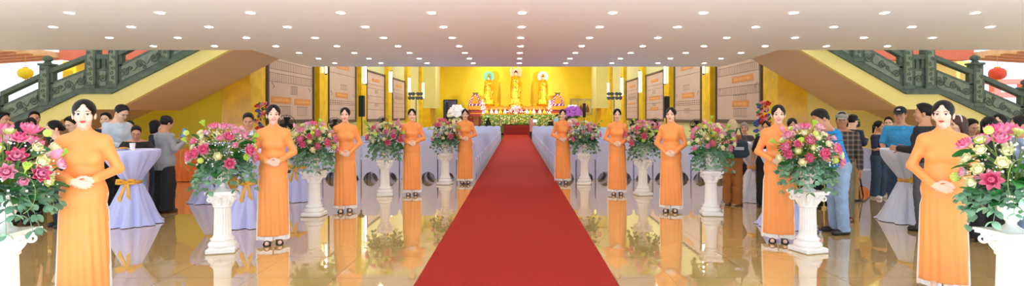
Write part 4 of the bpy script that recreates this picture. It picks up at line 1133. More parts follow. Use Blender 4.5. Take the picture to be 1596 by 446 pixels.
buffet(U(190, 13.2), U(313, 13.2), 13.2, 13.9, 'long buffet table with pleated orange skirt by the left yellow wall')
buffet(U(1322, 12.4), U(1374, 12.4), 12.4, 13.1, 'buffet table with pleated orange skirt on the right below the stairs')

# ------------------------------------------------------------------ sound, light and air in the hall
BLK = mat('black_plastic', (22, 22, 24), .5, var=.2, scale=30); GRILL = mat('black_grille', (34, 34, 36), .7, bump=.5, bscale=300)
def line_speaker(x, y, zb, zt, label):
    t = thing('line_array_speaker', label, 'speaker', (x, y, 0), 0, 'black column loudspeakers')
    b = MB(); b.box((0, 0, (zb+zt)/2), (.20, .22, zt-zb), bev=.02); obj('cabinet', b, BLK, t)
    b = MB(); b.box((0, -.115, (zb+zt)/2), (.15, .012, zt-zb-.06), bev=.004); obj('grille', b, GRILL, t)
    b = MB(); b.tube([(0, 0, .3), (0, 0, zb)], .02, 8); obj('pole', b, BLK, t)
    b = MB(); b.box((0, 0, .16), (.42, .42, .32), bev=.02); obj('subwoofer', b, BLK, t)
line_speaker(U(564, 21.4), 21.4, W(182, 21.4), W(149, 21.4), 'tall black line speaker on pole before a golden pillar on the left')
line_speaker(U(1038.5, 21.4), 21.4, W(184, 21.4), W(150, 21.4), 'tall black line speaker on pole before a golden pillar on the right')
LENS = mat('lamp_lens', (90, 96, 110), .1)
def light_stand(x, y, label):
    t = thing('stage_light_stand', label, 'light stand', (x, y, 0), 0, 'stands with eight stage lights')
    b = MB(); b.tube([(0, 0, .25), (0, 0, W(150, y))], .028, 10); obj('pole', b, METAL, t)
    for k in range(3):
        a = k*2*PI/3+.5; b = MB(); b.tube([(.02*math.cos(a), .02*math.sin(a), .55), (.42*math.cos(a), .42*math.sin(a), .015)], .014, 6); obj('leg', b, METAL, t)
    zc = W(149.3, y)
    for r in (-1, 1): b = MB(); b.tube([(-.40, 0, zc+r*.12), (.40, 0, zc+r*.12)], .022, 8); obj('crossbar', b, BLK, t)
    for r in (-1, 1):
        for k in (-.34, -.14, .14, .34):
            M = Matrix.Translation((k, -.03, zc+r*.12-.0)) @ Matrix.Rotation(PI/2+.15, 4, 'X')
            b = MB(); b.lathe([(.05, -.09), (.075, -.07), (.085, 0), (.098, .10), (.105, .14), (.09, .14), (.085, .12)], 16, M); h = obj('lamp_head', b, BLK, t)
            b = MB(); b.lathe([(.086, .122), (.086, .126)], 16, M); obj('lens', b, LENS, h)
light_stand(U(648.5, 33), 33, 'stand with eight black stage lights on the left side of the hall')
light_stand(U(957, 33), 33, 'stand with eight black stage lights on the right side of the hall')
def fan(px, sd, py, label):
    x = sd*6.35; y = (x*F/(px-VX)); t = thing('pedestal_fan', label, 'fan', (x, y, 0), -sd*.5, 'black pedestal fans along the walls')
    z = W(py, y); k = y/22.0
    b = MB(); b.lathe([(.20, 0), (.20, .02), (.03, .05), (.02, .08), (.018, z-.05)], 18); obj('stand', b, BLK, t)
    b = MB(); b.lathe([(.05, -.08), (.06, -.02), (.05, .10)], 14, Matrix.Translation((0, 0, z)) @ Matrix.Rotation(PI/2, 4, 'X')); obj('motor', b, BLK, t)
    b = MB(); R = .24
    for q, yy in ((R, -.09), (R*.66, -.125), (R*.33, -.14), (R, -.03)): b.tube([(q*math.cos(a), yy, z+q*math.sin(a)) for a in np.linspace(0, 2*PI, 25)], .006, 5)
    for i in range(20):
        a = i*2*PI/20; b.tube([(.03*math.cos(a), -.14, z+.03*math.sin(a)), (R*.66*math.cos(a), -.125, z+R*.66*math.sin(a)), (R*math.cos(a), -.09, z+R*math.sin(a)), (R*math.cos(a), -.03, z+R*math.sin(a)), (.06*math.cos(a), .03, z+.06*math.sin(a))], .003, 4)
    obj('cage', b, BLK, t)
    for i in range(3):
        a = i*2*PI/3; b = MB(); M = Matrix.Translation((0, -.075, z)) @ Matrix.Rotation(a, 4, 'Y') @ Matrix.Rotation(.5, 4, 'X')
        b.grid(lambda u, v: ((u-.5)*.13*(.5+v), .004*math.sin(3*u), .03+.18*v), 3, 4, M); obj('blade', b, GRILL, t)
for px, sd, py, lab in ((446, -1, 193, 'black pedestal fan under the nearest banner on the left wall'), (521, -1, 194, 'black pedestal fan under the second banner on the left wall'), (596, -1, 190, 'black pedestal fan under the third banner on the left wall'),
                   (1087, 1, 196, 'black pedestal fan beside the nearest golden pillar on the right wall'), (1022, 1, 192, 'black pedestal fan under the third banner on the right wall'), (987, 1, 193, 'black pedestal fan under the farthest banner on the right wall')): fan(px, sd, py, lab)

# ------------------------------------------------------------------ the altar
GOLD = mat('gilded_statue', (244, 186, 30), .30, metal=.55, var=.18, scale=7); GOLD_D = mat('deep_gilt_robe', (222, 142, 18), .35, metal=.5, var=.2, scale=9)
FLESH = mat('painted_statue_flesh', (250, 206, 158), .4); HAIRB = mat('statue_dark_hair', (70, 42, 40), .6)
RLAC = mat('red_lacquer_wood', (150, 28, 18), .4, var=.12, scale=6); GCLOTH = mat('gold_brocade', (226, 132, 26), .45, var=.25, scale=9)
def statue(px, y, label, crown, halo_rgb, arm):
    zb, zt = W(165.5, y), W(111 if not crown else 118, y); h = zt-zb; s = h/1.72
    t = thing('buddha_statue', label, 'statue', (U(px, y), y, zb), 0, 'gilded standing statues above the altar')
    b = MB(); b.lathe([(.30*s, 0), (.36*s, .03*s), (.30*s, .06*s), (.34*s, .09*s), (.27*s, .10*s)], 24, mod=lambda r, z, a, k: r*(1+.08*abs(math.sin(6*a)))); obj('lotus_base', b, GOLD, t)
    S = Sdf(); f = Fr(I3*s, (0, 0, 0))
    P_ = dict(H=1.62*s, fem=False, armR=((.20, -.02, .18), (.12, -.20, .20 if arm > 0 else -.02)), armL=((.20, -.02, .18), (.12, -.18, -.02 if arm > 0 else .22)), hs=1.0*s*.97, pitch=.12)
    B, J = body_sdf(P_)
    o = obj_np('figure', B.build('figure', FLESH, .016), t); o.location = (0, 0, .09*s)
    S = top_sdf(B, J, 'long', -.1, .02*s, .40)
    def robe(x, y_, z):
        tt = np.clip((1.0*s-z)/(.95*s), 0, 1); a = (.17+.10*tt)*s; bb = (.13+.06*tt)*s
        r = np.sqrt((x/a)**2+(y_/bb)**2)+1e-6; th = np.arctan2(y_/bb, x/a)
        return np.maximum((r-1)*bb+tt*.010*s*np.cos(11*th+z*4/s), np.maximum(.02*s-z, z-1.05*s))
    S.fun(robe, (-.32*s, -.25*s, 0), (.32*s, .25*s, 1.06*s), .05*s); S.post.insert(0, lambda X, Y, Z, D: D)
    S.post = []
    for (a, e, w, hd) in J['arms']: S.cap(e, e+np.array((0, .03*s, -.42*s)), .06*s, .09*s, .05*s); S.cap(w, e+np.array((0, 0, -.18*s)), .045*s, .06*s, .05*s)
    o = obj_np('robe', S.build('robe', GOLD, .018), t); o.location = (0, 0, .09*s)
    q = Sdf()
    q.cap((-.16*s, -.06*s, 1.34*s), (.16*s, -.16*s, .95*s), .03*s, .035*s, .02); q.cap((.13*s, -.05*s, 1.34*s), (.16*s, -.17*s, .35*s), .045*s, .06*s, .02); q.cap((-.15*s, -.04*s, 1.32*s), (-.20*s, -.15*s, .35*s), .045*s, .06*s, .02)
    for k in range(4): q.cap((-.10*s, -.185*s, (.80-.17*k)*s), (.10*s, -.185*s, (.80-.17*k)*s), .016*s, .016*s, .02)
    o = obj_np('sash', q.build('sash', GOLD_D, .018), t); o.location = (0, 0, .09*s)
    hf, hs = J['H'], J['hs']
    q = Sdf(); q.ell(np.array((0, .015, .05))*hs, np.array((.083, .098, .09))*hs, .01, hf); q.ell(np.array((0, .02, .14))*hs, np.array((.045, .045, .035))*hs, .02, hf)
    q.ell(np.array((0, -.11, -.03))*hs, np.array((.062, .09, .10))*hs, .01, hf, 's'); q.fun(lambda X, Y, Z: (((np.stack([X, Y, Z], -1)-hf.o) @ hf.R) @ np.array((0, .8, .6)))+.02*hs, hf.o-.4*hs, hf.o+.4*hs, .01, 's')
    o = obj_np('hair', q.build('hair', HAIRB, .012), t); o.location = (0, 0, .09*s)
    hz = hf.o[2]+.09*s
    if crown:
        b = MB(); b.lathe([(.086*hs, .06*hs), (.092*hs, .085*hs), (.070*hs, .10*hs), (.060*hs, .16*hs), (.045*hs, .20*hs), (.030*hs, .235*hs), (.008*hs, .25*hs)], 20, Matrix.Translation((0, -.005*hs, hz)), mod=lambda r, z, a, k: r*(1+.12*abs(math.sin(4*a)))); obj('crown', b, GOLD, t)
        b = MB()
        for sx in (-1, 1): b.grid(lambda u, v: (sx*(.07+.14*u)*s, (.10+.02*v)*s, (1.42-.55*v-.08*u*u)*s+.09*s), 4, 6)
        obj('veil', b, GOLD_D, t)
    R = .46
    b = MB(); M = Matrix.Translation((0, .30, hz+.03+(.10 if crown else 0))) @ Matrix.Rotation(PI/2, 4, 'X')
    HM = mat('halo_%d' % halo_rgb[0], halo_rgb, .45, var=.12, scale=6)
    b.lathe([(R*.42, .0), (R*.95, .0), (R, .02), (R, .05), (R*.42, .05)], 40, M, cap=False); ho = obj('halo_ring', b, HM, t)
    b = MB(); b.lathe([(R*.44, -.0), (R*.44, .03)], 30, M); obj('halo_disc', b, mat('halo_inner_%d' % halo_rgb[0], tuple(min(255, c+30) for c in halo_rgb), .4, var=.05), ho)
    b = MB()
    for k in range(28):
        a = k*2*PI/28; b.ball((R*.86*math.cos(a), .27, hz+.03+(.10 if crown else 0)+R*.86*math.sin(a)), (.030, .02, .030), 6, 4)
        b.ball((R*.62*math.cos(a), .27, hz+.03+(.10 if crown else 0)+R*.62*math.sin(a)), (.02, .02, .02), 6, 4)
    obj('halo_beads', b, mat('halo_dots_%d' % halo_rgb[0], (90, 150, 160) if halo_rgb[0] > 200 else (240, 240, 200), .5), ho)
    if not crown:
        b = MB()
        for k in range(14):
            a = PI*(.12+.76*k/13); b.ball((.52*math.cos(a), .28, hz+.06+.62*math.sin(a)), (.055, .03, .07), 7, 5)
        obj('halo_flame', b, mat('pale_rose_gilt', (250, 214, 186), .45, var=.1), ho)
statue(761.5, 48.6, 'crowned golden statue with turquoise halo, left of the three', True, (110, 214, 190), 1)
statue(804.0, 48.6, 'golden Buddha statue with rosy halo, middle of the three', False, (250, 200, 180), -1)
statue(846.5, 48.6, 'crowned golden statue with white patterned halo, right of the three', True, (236, 230, 222), -1)
xl, xr = U(730, 48.5), U(879, 48.5)
t = thing('altar_table', 'long red and gold altar table carrying the statues', 'altar', ((xl+xr)/2, 48.6, 0)); aw = xr-xl; zt = W(165.5, 48)
b = MB(); b.box((0, 0, zt/2-.15), (aw-.4, 1.7, zt-.3)); obj('body', b, RLAC, t)
b = MB(); b.box((0, -.02, zt-.06), (aw, 1.95, .12), bev=.02); obj('tabletop', b, GOLD_D, t)
b = MB()
for k in range(60):
    x0 = -aw/2+aw*k/60; b.grid(lambda u, v: (x0+aw/60*u, -1.0-.025*math.sin(PI*u), zt-.10-v*(.17+.05*math.sin(PI*u))), 4, 2)
obj('brocade_valance', b, GCLOTH, t)
b = MB(); b.box((0, -.86, zt-.62), (aw-.3, .05, .06)); b.box((0, -.86, zt-.95), (aw-.3, .05, .05)); obj('gilt_moulding', b, GOLD, t)
# offering table with the flower bank in front
ol, orr = U(752, 46.6), U(872, 46.6)
t = thing('offering_table', 'long offering table behind the flower bank', 'table', ((ol+orr)/2, 47.1, 0)); ow = orr-ol
b = MB(); b.box((0, 0, .82), (ow, .9, 1.56), bev=.02); obj('body', b, RLAC, t); b = MB(); b.box((0, 0, 1.63), (ow+.1, 1.0, .06), bev=.01); obj('tabletop', b, GOLD_D, t)
rnd = random.Random(5)
bank = MB()
for k in range(2600):
    u = rnd.random(); v = rnd.random(); x = ol-.1+(orr-ol+.2)*u
    if abs(x) < 1.2 and v < .15: v += .15
    y = 46.40-.22*(1-v)+rnd.uniform(-.06, .06); z = .72+.88*v+rnd.uniform(-.03, .03); c = rnd.random()
    bank.cur = 0 if c < .5 else 1 if c < .70 else 2 if c < .86 else 3 if c < .95 else 4
    s = rnd.uniform(.03, .06) if bank.cur else rnd.uniform(.05, .085); bank.ball((x, y, z), (s, s, s*.8), 5, 4)
bank.cur = 0; bank.box(((ol+orr)/2, 46.42, .85), (ow, .2, 1.5)); 
o = obj('flower_bank', bank, [mat('bank_foliage', (96, 130, 40), .7, var=.25, scale=6), mat('bank_cream', (250, 246, 214), .6), mat('bank_yellow', (240, 206, 70), .6), mat('bank_lilac', (206, 160, 204), .6), mat('bank_orange', (240, 140, 50), .6)])
tag(o, 'long bank of white, yellow and green flowers below the altar', 'flowers', kind='stuff')
SEAT = {'gold': mat('small_gold_figure', (246, 200, 40), .35, metal=.4), 'white': mat('small_white_figure', (250, 244, 228), .4)}
def small_buddha(px, kind, label):
    y = 46.9; x = U(px, y); t = thing('seated_figurine', label, 'figurine', (x, y, 1.675), 0, 'small seated figures on the offering table')
    S = Sdf(); S.cap((-.17, -.06, .08), (.17, -.06, .08), .075, .075, .04); S.cap((0, 0, .10), (0, 0, .30), .12, .10, .05); S.ell((0, -.005, .46), (.068, .075, .088), .03); S.ell((0, 0, .55), (.03, .03, .03), .02)
    for sx in (-1, 1): S.cap((sx*.13, 0, .32), (sx*.17, -.06, .18), .05, .042, .03); S.cap((sx*.17, -.06, .18), (sx*.03, -.13, .14), .04, .032, .03)
    t.scale = (.62, .62, .82)
    obj_np('figure', S.build('figure', SEAT[kind], .014), t)
    b = MB(); b.lathe([(.20, 0), (.24, .03), (.20, .05)], 16, mod=lambda r, z, a, k: r*(1+.08*abs(math.sin(4*a)))); obj('lotus_seat', b, GOLD, t)
for i, (px, kd) in enumerate(((759, 'gold'), (766, 'white'), (773.5, 'white'), (780, 'gold'), (787, 'white'), (821, 'white'), (826.5, 'gold'), (832, 'white'), (841.5, 'white'), (848.5, 'gold'))):
    small_buddha(px, kd, 'small %s seated figure on the offering table, %s' % ('golden' if kd == 'gold' else 'white', ('leftmost', 'second from the left', 'third from the left', 'fourth from the left', 'just left of the middle flowers', 'just right of the middle flowers', 'fifth from the right end', 'third from the right end', 'second from the right end', 'rightmost')[i]))
VIOL = mat('violet_blossom', (136, 48, 130), .6, var=.15); WHT = mat('pale_blossom', (248, 240, 244), .6); ORF = mat('orange_fruit', (240, 140, 40), .5, var=.1)
def flower_heap(px, label):
    y = 48.3; x = U(px, y); t = thing('flower_tower', label, 'flower tower', (x, y, W(165.5, 48)), 0, 'teardrop flower towers at the altar ends'); m = MB(); f = MB()
    R, Hh = .56, 1.05
    for j in range(11):
        z = .06+Hh*j/11; r = R*(1-(j/11.5)**1.6)
        n = max(4, int(2*PI*r/.11))
        for k in range(n):
            a = 2*PI*k/n+j*.3; m.cur = 1 if (j+k) % 3 == 0 else 0
            p = (r*math.cos(a), r*.7*math.sin(a), z)
            if math.cos(a+PI/2-.0) > .55 and abs(p[0]) < r*.62 and 1 < j < 9: f.ball((p[0]*.95, p[1]*1.08, p[2]), .075, 7, 5)
            else: m.ball(p, .062, 6, 5)
    m.cur = 0; m.lathe([(R*.85, .0), (R*.7, Hh*.5), (.12, Hh*.95)], 16, Matrix.Diagonal((1, .62, 1, 1)))
    obj('blossoms', m, [VIOL, WHT], t); obj('orange_centre', f, ORF, t)
    b = MB(); b.lathe([(.30, 0), (.30, .05), (.22, .08)], 20); obj('dish', b, GOLD_D, t)
    b = MB(); b.lathe([(.05, Hh*.9), (.22, Hh+.02), (.30, Hh+.10), (.26, Hh+.10), (.05, Hh+.02)], 18); obj('top_leaves', b, mat('dark_top_leaves', (120, 130, 60), .6), t)
flower_heap(741, 'violet and white teardrop flower tower at the left end of the altar')
flower_heap(869, 'violet and white teardrop flower tower at the right end of the altar')
def lilac_bunch(px, w, h, label):
    y = 46.75; t = thing('altar_bouquet', label, 'flowers', (U(px, y), y, 1.66), 0, 'pale lilac bouquets on the offering table'); m = MB()
    for k in range(120 if w > .6 else 60):
        a = rnd.uniform(0, 2*PI); q = rnd.random()**.5; z = rnd.random(); r = w*q*(1-.75*z); m.cur = int(rnd.random()*3)
        m.ball((r*math.cos(a), .3*r*math.sin(a), .12+z*h), .05, 6, 4)
    obj('blossoms', m, [WHT, mat('lilac_blossom', (206, 172, 210), .6), mat('pale_pink_blossom', (244, 204, 210), .6)], t)
    b = MB(); b.lathe([(.09, 0), (.13, .06), (.10, .16)], 14); obj('vase', b, PLASTER, t)
lilac_bunch(753, .26, 1.05, 'tall pale lilac bouquet on the left of the offering table'); lilac_bunch(804, .95, .55, 'wide mound of pale lilac flowers in the middle of the offering table'); lilac_bunch(856.5, .26, 1.05, 'tall pale lilac bouquet on the right of the offering table')
m = MB(); rnd2 = random.Random(9); t = thing('golden_bouquet', 'glittering golden bouquet at the feet of the middle statue', 'flowers', (U(804, 47.35), 47.3, 1.665))
for k in range(120): a = rnd2.uniform(0, 2*PI); z = rnd2.random(); r = .75*rnd2.random()*(1-.8*z); m.ball((r*math.cos(a), (.22*r*math.sin(a)), .50+z*1.1), .055, 6, 4)
obj('blossoms', m, mat('golden_blossom', (250, 208, 90), .4, var=.2, scale=10), t); b = MB(); b.lathe([(.1, 0), (.12, .05), (.16, .35), (.12, .55)], 14); obj('vase', b, GOLD, t)
# shrine box, framed pictures, wooden stands, tall vases of orchids
t = thing('shrine_box', 'small carved wooden shrine box left of the flower bank', 'shrine', (U(742, 46), 46, 0))
WOOD = mat('dark_red_wood', (112, 44, 26), .45, var=.25, scale=8)
b = MB(); b.box((0, 0, .35), (.7, .5, .7), bev=.02); obj('stand', b, WOOD, t)
for sx in (-1, 1): b = MB(); b.box((sx*.27, 0, 1.05), (.08, .45, .72), bev=.01); obj('post', b, WOOD, t)
b = MB(); b.box((0, 0, 1.44), (.78, .55, .09), bev=.02); obj('roof', b, WOOD, t); b = MB(); b.box((0, .1, 1.05), (.5, .2, .6)); obj('back_panel', b, mat('shrine_gilt', (200, 120, 70), .5, var=.3, scale=10), t)
def picture(x0, x1, y0, y1, label, frame, body):
    y = 49.86; t = thing('framed_picture', label, 'picture', (U((x0+x1)/2, y), y, W((y0+y1)/2, y)), 0); w, h = U(x1, y)-U(x0, y), W(y0, y)-W(y1, y)
    for c, d, nm in (((0, 0, h/2), (w+.1, .07, .09), 'frame_rail'), ((0, 0, -h/2), (w+.1, .07, .09), 'frame_rail'), ((-w/2, 0, 0), (.09, .07, h), 'frame_stile'), ((w/2, 0, 0), (.09, .07, h), 'frame_stile')): b = MB(); b.box(c, d, bev=.01); obj(nm, b, frame, t)
    b = MB(); b.box((0, .01, 0), (w, .03, h)); obj('canvas', b, body, t)
    return t, w, h
t, w, h = picture(692, 712, 156, 192, 'dark framed blue picture on the left of the yellow back wall', mat('dark_wood_frame', (46, 34, 34), .5), mat('blue_violet_painting', (92, 100, 150), .5, var=.5, scale=1.6))
b = MB(); b.box((-w*.27, -.02, -h*.06), (w*.26, .02, h*.8)); obj('painted_column', b, mat('dark_blue_paint', (38, 50, 84), .5), t)
t, w, h = picture(889, 922, 154.5, 178, 'pale framed picture of three small figures on the right of the back wall', mat('pale_wood_frame', (206, 186, 120), .5), mat('beige_painting', (216, 202, 130), .5, var=.15, scale=2))
for k in (-1, 0, 1):
    b = MB(); b.ball((k*w*.30, -.015, h*.18), (w*.13, .012, w*.13), 14, 8); obj('painted_halo', b, mat('halo_paint', (240, 214, 90), .5), t)
    b = MB(); b.lathe([(w*.07, 0), (w*.09, h*.2), (w*.06, h*.36), (w*.03, h*.42), (w*.035, h*.48), (.005, h*.55)], 12, Matrix.Translation((k*w*.30, -.02, -h*.38)) @ Matrix.Diagonal((1, .15, 1, 1))); obj('painted_figure', b, mat('figure_paint', (150, 96, 52), .5, var=.3), t)
def orchid_vase(px, col, label):
    y = 39.0; x = U(px, y); sd = -1 if px < 800 else 1
    t = thing('plant_stand', 'carved dark wood stand under the %s orchids' % ('white' if sd < 0 else 'purple'), 'stand', (x, y, 0))
    b = MB(); b.box((0, 0, .66), (.75, .6, .06), bev=.01); obj('top', b, WOOD, t)
    for sx in (-1, 1):
        for sy in (-1, 1): b = MB(); b.tube([(sx*.32, sy*.24, 0), (sx*.30, sy*.22, .35), (sx*.33, sy*.25, .65)], [.03, .025, .04], 8); obj('leg', b, WOOD, t)
    b = MB(); b.box((0, .25, .45), (.6, .03, .2)); obj('apron', b, WOOD, t)
    t = thing('orchid_vase', label, 'flowers', (x, y, .69))
    b = MB(); b.lathe([(.20, 0), (.17, .05), (.13, .10), (.16, .18), (.33, .36), (.36, .46), (.32, .58), (.24, .64), (.27, .68), (.23, .68)], 28); v = obj('vase', b, PLASTER, t)
    b = MB(); b.box((0, -.35, .46), (.12, .04, .12), (0, PI/4, 0), bev=.01); b.box((0, -.33, .32), (.03, .03, .22)); obj('red_knot', b, mat('red_ribbon', (206, 30, 30), .5), v)
    g = MB()
    for k in range(40): a = rnd.uniform(0, 2*PI); r = rnd.uniform(.2, .5); g.ball((r*math.cos(a), r*math.sin(a), rnd.uniform(.66, .88)), (.11, .05, .03), 6, 4)
    obj('leaves', g, LEAF_D, t)
    m = MB()
    for k in range(190):
        a = rnd.uniform(0, 2*PI); u = rnd.random(); r = .60*math.sin(PI*(.12+.42*u)); z = 1.42-.62*u**1.3
        p = Vector((r*math.cos(a), r*math.sin(a), z+rnd.uniform(-.04, .04)))
        for q in range(3): b2 = 2*PI*q/3+k; m.ball((p.x+.05*math.cos(b2), p.y, p.z+.05*math.sin(b2)), (.055, .03, .055), 5, 4)
    obj('orchid_blossoms', m, col, t)
    m = MB()
    for k in range(30):
        a = 2*PI*k/30; m.ball((.26*math.cos(a), .2*math.sin(a), 1.46+.06*math.sin(3*a)), .09, 6, 4)
    obj('upper_blossoms', m, WHT, t)
orchid_vase(712, mat('white_orchid', (250, 246, 250), .6), 'white vase of cascading white orchids on the left before the altar')
orchid_vase(892.5, mat('purple_orchid', (190, 104, 214), .6, var=.12), 'white vase of cascading purple orchids on the right before the altar')
for px, sd in ((724, 'left'), (884.5, 'right')):
    y = 41.0; x = U(px, y); t = thing('carved_chair', 'tall carved dark wood throne chair on the %s before the altar' % sd, 'chair', (x, y, 0))
    b = MB(); b.box((0, 0, .5), (.8, .7, .10), bev=.02); obj('seat', b, WOOD, t)
    for sx in (-1, 1):
        for sy in (-1, 1): b = MB(); b.tube([(sx*.34, sy*.28, 0), (sx*.34, sy*.28, .48)], .045, 8); obj('leg', b, WOOD, t)
        b = MB(); b.tube([(sx*.36, .28, .5), (sx*.36, .28, .85), (sx*.36, -.25, .82), (sx*.36, -.28, .5)], .035, 8); obj('armrest', b, WOOD, t)
    b = MB(); b.prism([(-.36, .5), (.36, .5), (.38, 1.7), (.46, 1.95), (.30, 2.0), (.18, 1.9), (0, 2.1), (-.18, 1.9), (-.30, 2.0), (-.46, 1.95), (-.38, 1.7)], .27, .34); obj('backrest', b, WOOD, t)
line_speaker(U(910.5, 40), 40, W(183, 40), W(161, 40), 'black column speaker right of the purple orchids before the altar')
line_speaker(U(697, 41.5), 41.5, W(188, 41.5), W(159, 41.5), 'black column speaker left of the white orchids before the altar')
# colourful festive stands near the inner pillars
def festive(px, d, seed, label):
    r = random.Random(seed); t = thing('festive_ornament', label, 'ornament', (U(px, d), d, 0), 0)
    b = MB(); b.lathe([(.20, 0), (.20, .03), (.03, .06), (.022, 1.2)], 16); obj('stand', b, GOLD_D, t)
    cols = [mat('festive_red', (206, 40, 40), .4), mat('festive_gold', (232, 176, 50), .35, metal=.4), mat('festive_green', (50, 140, 70), .5), mat('festive_blue', (50, 90, 170), .5), mat('festive_pink', (236, 130, 150), .5)]
    for i, nm in enumerate(('red_blossoms', 'gold_scrolls', 'green_leaves', 'blue_blossoms', 'pink_blossoms')):
        m = MB()
        for k in range(13):
            z = 1.05+.80*r.random(); w = .24*(1-(z-1.05)*.7); x = r.uniform(-w, w); y = r.uniform(-.1, .1)
            if i == 1: m.tube([(x+.05*math.cos(a), y-.05, z+.05*math.sin(a)) for a in np.linspace(0, 4.5, 9)], .012, 5)
            else: m.ball((x, y, z), (.045, .04, .035), 7, 5); m.ball((x+.03, y-.02, z+.03), (.03, .03, .03), 6, 4)
        obj(nm, m, cols[i], t)
festive(409, 13.6, 1, 'colourful red, gold and blue festive ornament by the left golden pillar')
festive(1189, 13.6, 2, 'colourful red, gold and green festive ornament by the right golden pillar')
# ------------------------------------------------------------------ the ten hostesses lining the carpet
GH = 'hostesses in orange lining the carpet'
h0 = hostess('woman in orange tunic dress at far left, hands clasped at her waist', (U(131, 4.65), 4.65, 0), 0.56, 0, GH)
h1 = hostess('smiling woman in orange tunic dress, second from the camera on the left', (U(426, 6.85), 6.85, 0), 0.39, 1, GH)
h2 = hostess('woman in orange tunic dress, third from the camera on the right, white trousers showing', (U(1046, 9.15), 9.15, 0), -0.37, 2, GH)
dup(h2, (U(538, 9.15), 9.15, 0), 0.28, 'woman in orange tunic dress, third from the camera on the left, white trouser hem showing')
dup(h0, (U(642, 11.05), 11.05, 0), 0.17, 'woman in orange tunic dress, fourth from the camera on the left before the chairs')
dup(h0, (U(725, 12.85), 12.85, .012), 0.09, 'woman in orange tunic dress, farthest of the hostesses on the left')
dup(h1, (U(877, 12.9), 12.9, .012), -0.08, 'woman in orange tunic dress, farthest of the hostesses on the right')
dup(h1, (U(962, 11.1), 11.1, 0), -0.17, 'smiling woman in orange tunic dress, fourth from the camera on the right')
dup(h1, (U(1213, 6.95), 6.95, 0), -0.41, 'smiling woman in orange tunic dress, second from the camera on the right')
dup(h2, (U(1470, 4.95), 4.95, 0), -0.67, 'woman in orange tunic dress at far right, hands clasped low')

# ------------------------------------------------------------------ visitors
M_ = lambda n, rgb, **k: mat(n, rgb, k.pop('rough', .75), var=k.pop('var', .06), scale=k.pop('scale', 7), bump=.12, bscale=40, **k)
NAVY = M_('navy_cotton', (30, 38, 66)); BLACKC = M_('black_cotton', (28, 27, 30)); GREY_H = M_('grey_fleece', (152, 156, 164)); WHT_SH = M_('pale_blue_shirting', (206, 222, 240))
JEANS = M_('blue_denim', (44, 70, 100), var=.15); JEANS_L = M_('light_denim', (142, 172, 206), var=.15); KHAKI = M_('khaki_cotton', (176, 140, 84)); OLIVE = M_('olive_cotton', (128, 122, 98))
BLUE_P = M_('sky_blue_polo', (52, 150, 206)); BLUE_B = M_('bright_blue_polo', (24, 136, 208)); SUIT = M_('black_suit', (30, 29, 34)); GREYT = M_('grey_trousers', (84, 86, 92)); BROWN_S = M_('tan_brown_suit', (158, 98, 40))
REDC = M_('red_cotton', (196, 40, 48)); PURP = M_('dark_purple_cotton', (70, 34, 72)); PEACH = M_('peach_blouse', (246, 178, 140)); GREEN_U = M_('green_uniform', (66, 88, 52)); PINKC = M_('dusty_pink_cotton', (214, 142, 150)); BEIGE = M_('beige_knit', (214, 196, 176)); TAUPE = M_('taupe_shirt', (170, 152, 136)); FLOR = M_('dark_floral_cloth', (70, 60, 66), var=.5, scale=40); STRIPE = M_('grey_white_blouse', (206, 208, 216), var=.12, scale=25); TEAL = M_('dark_teal_cotton', (40, 66, 88))
BROWN_L = mat('brown_leather', (96, 62, 40), .5, var=.15); WHITE_L = mat('white_sneaker', (240, 238, 236), .5); GREYCAP = M_('grey_cap_cloth', (150, 146, 138)); BLKCAP = M_('black_cap_cloth', (24, 24, 28)); WHT_E = mat('white_embroidery', (236, 236, 236), .7)
def plaid():
    m = mat('plaid_shirt', (70, 62, 56), .8); nt = m.node_tree; b = nt.nodes['Principled BSDF']; N = nt.nodes.new
    tc = N('ShaderNodeTexCoord'); sp = N('ShaderNodeSeparateXYZ'); nt.links.new(tc.outputs['Object'], sp.inputs[0]); out = []
    for ax in ('X', 'Z'):
        d = N('ShaderNodeMath'); d.operation = 'PINGPONG'; d.inputs[1].default_value = .035; nt.links.new(sp.outputs[ax], d.inputs[0])
        c = N('ShaderNodeMath'); c.operation = 'LESS_THAN'; c.inputs[1].default_value = .013; nt.links.new(d.outputs[0], c.inputs[0]); out.append(c)
    a = N('ShaderNodeMath'); a.operation = 'ADD'; nt.links.new(out[0].outputs[0], a.inputs[0]); nt.links.new(out[1].outputs[0], a.inputs[1])
    h = N('ShaderNodeMath'); h.operation = 'MULTIPLY'; h.inputs[1].default_value = .5; nt.links.new(a.outputs[0], h.inputs[0])
    x = N('ShaderNodeMixRGB'); x.inputs['Color1'].default_value = (lin(46), lin(42), lin(42), 1); x.inputs['Color2'].default_value = (lin(128), lin(112), lin(98), 1)
    nt.links.new(h.outputs[0], x.inputs['Fac']); nt.links.new(x.outputs['Color'], b.inputs['Base Color']); return m
PLAID = plaid()
FWD = dict(armR=((.215, -.04, .16), (.15, -.26, .14)), armL=((.215, -.04, .16), (.15, -.26, .12)))
HANDF = ((-.2, -1, -.1), (-.3, 0, -1), (-.9, -.3, 0), .45)
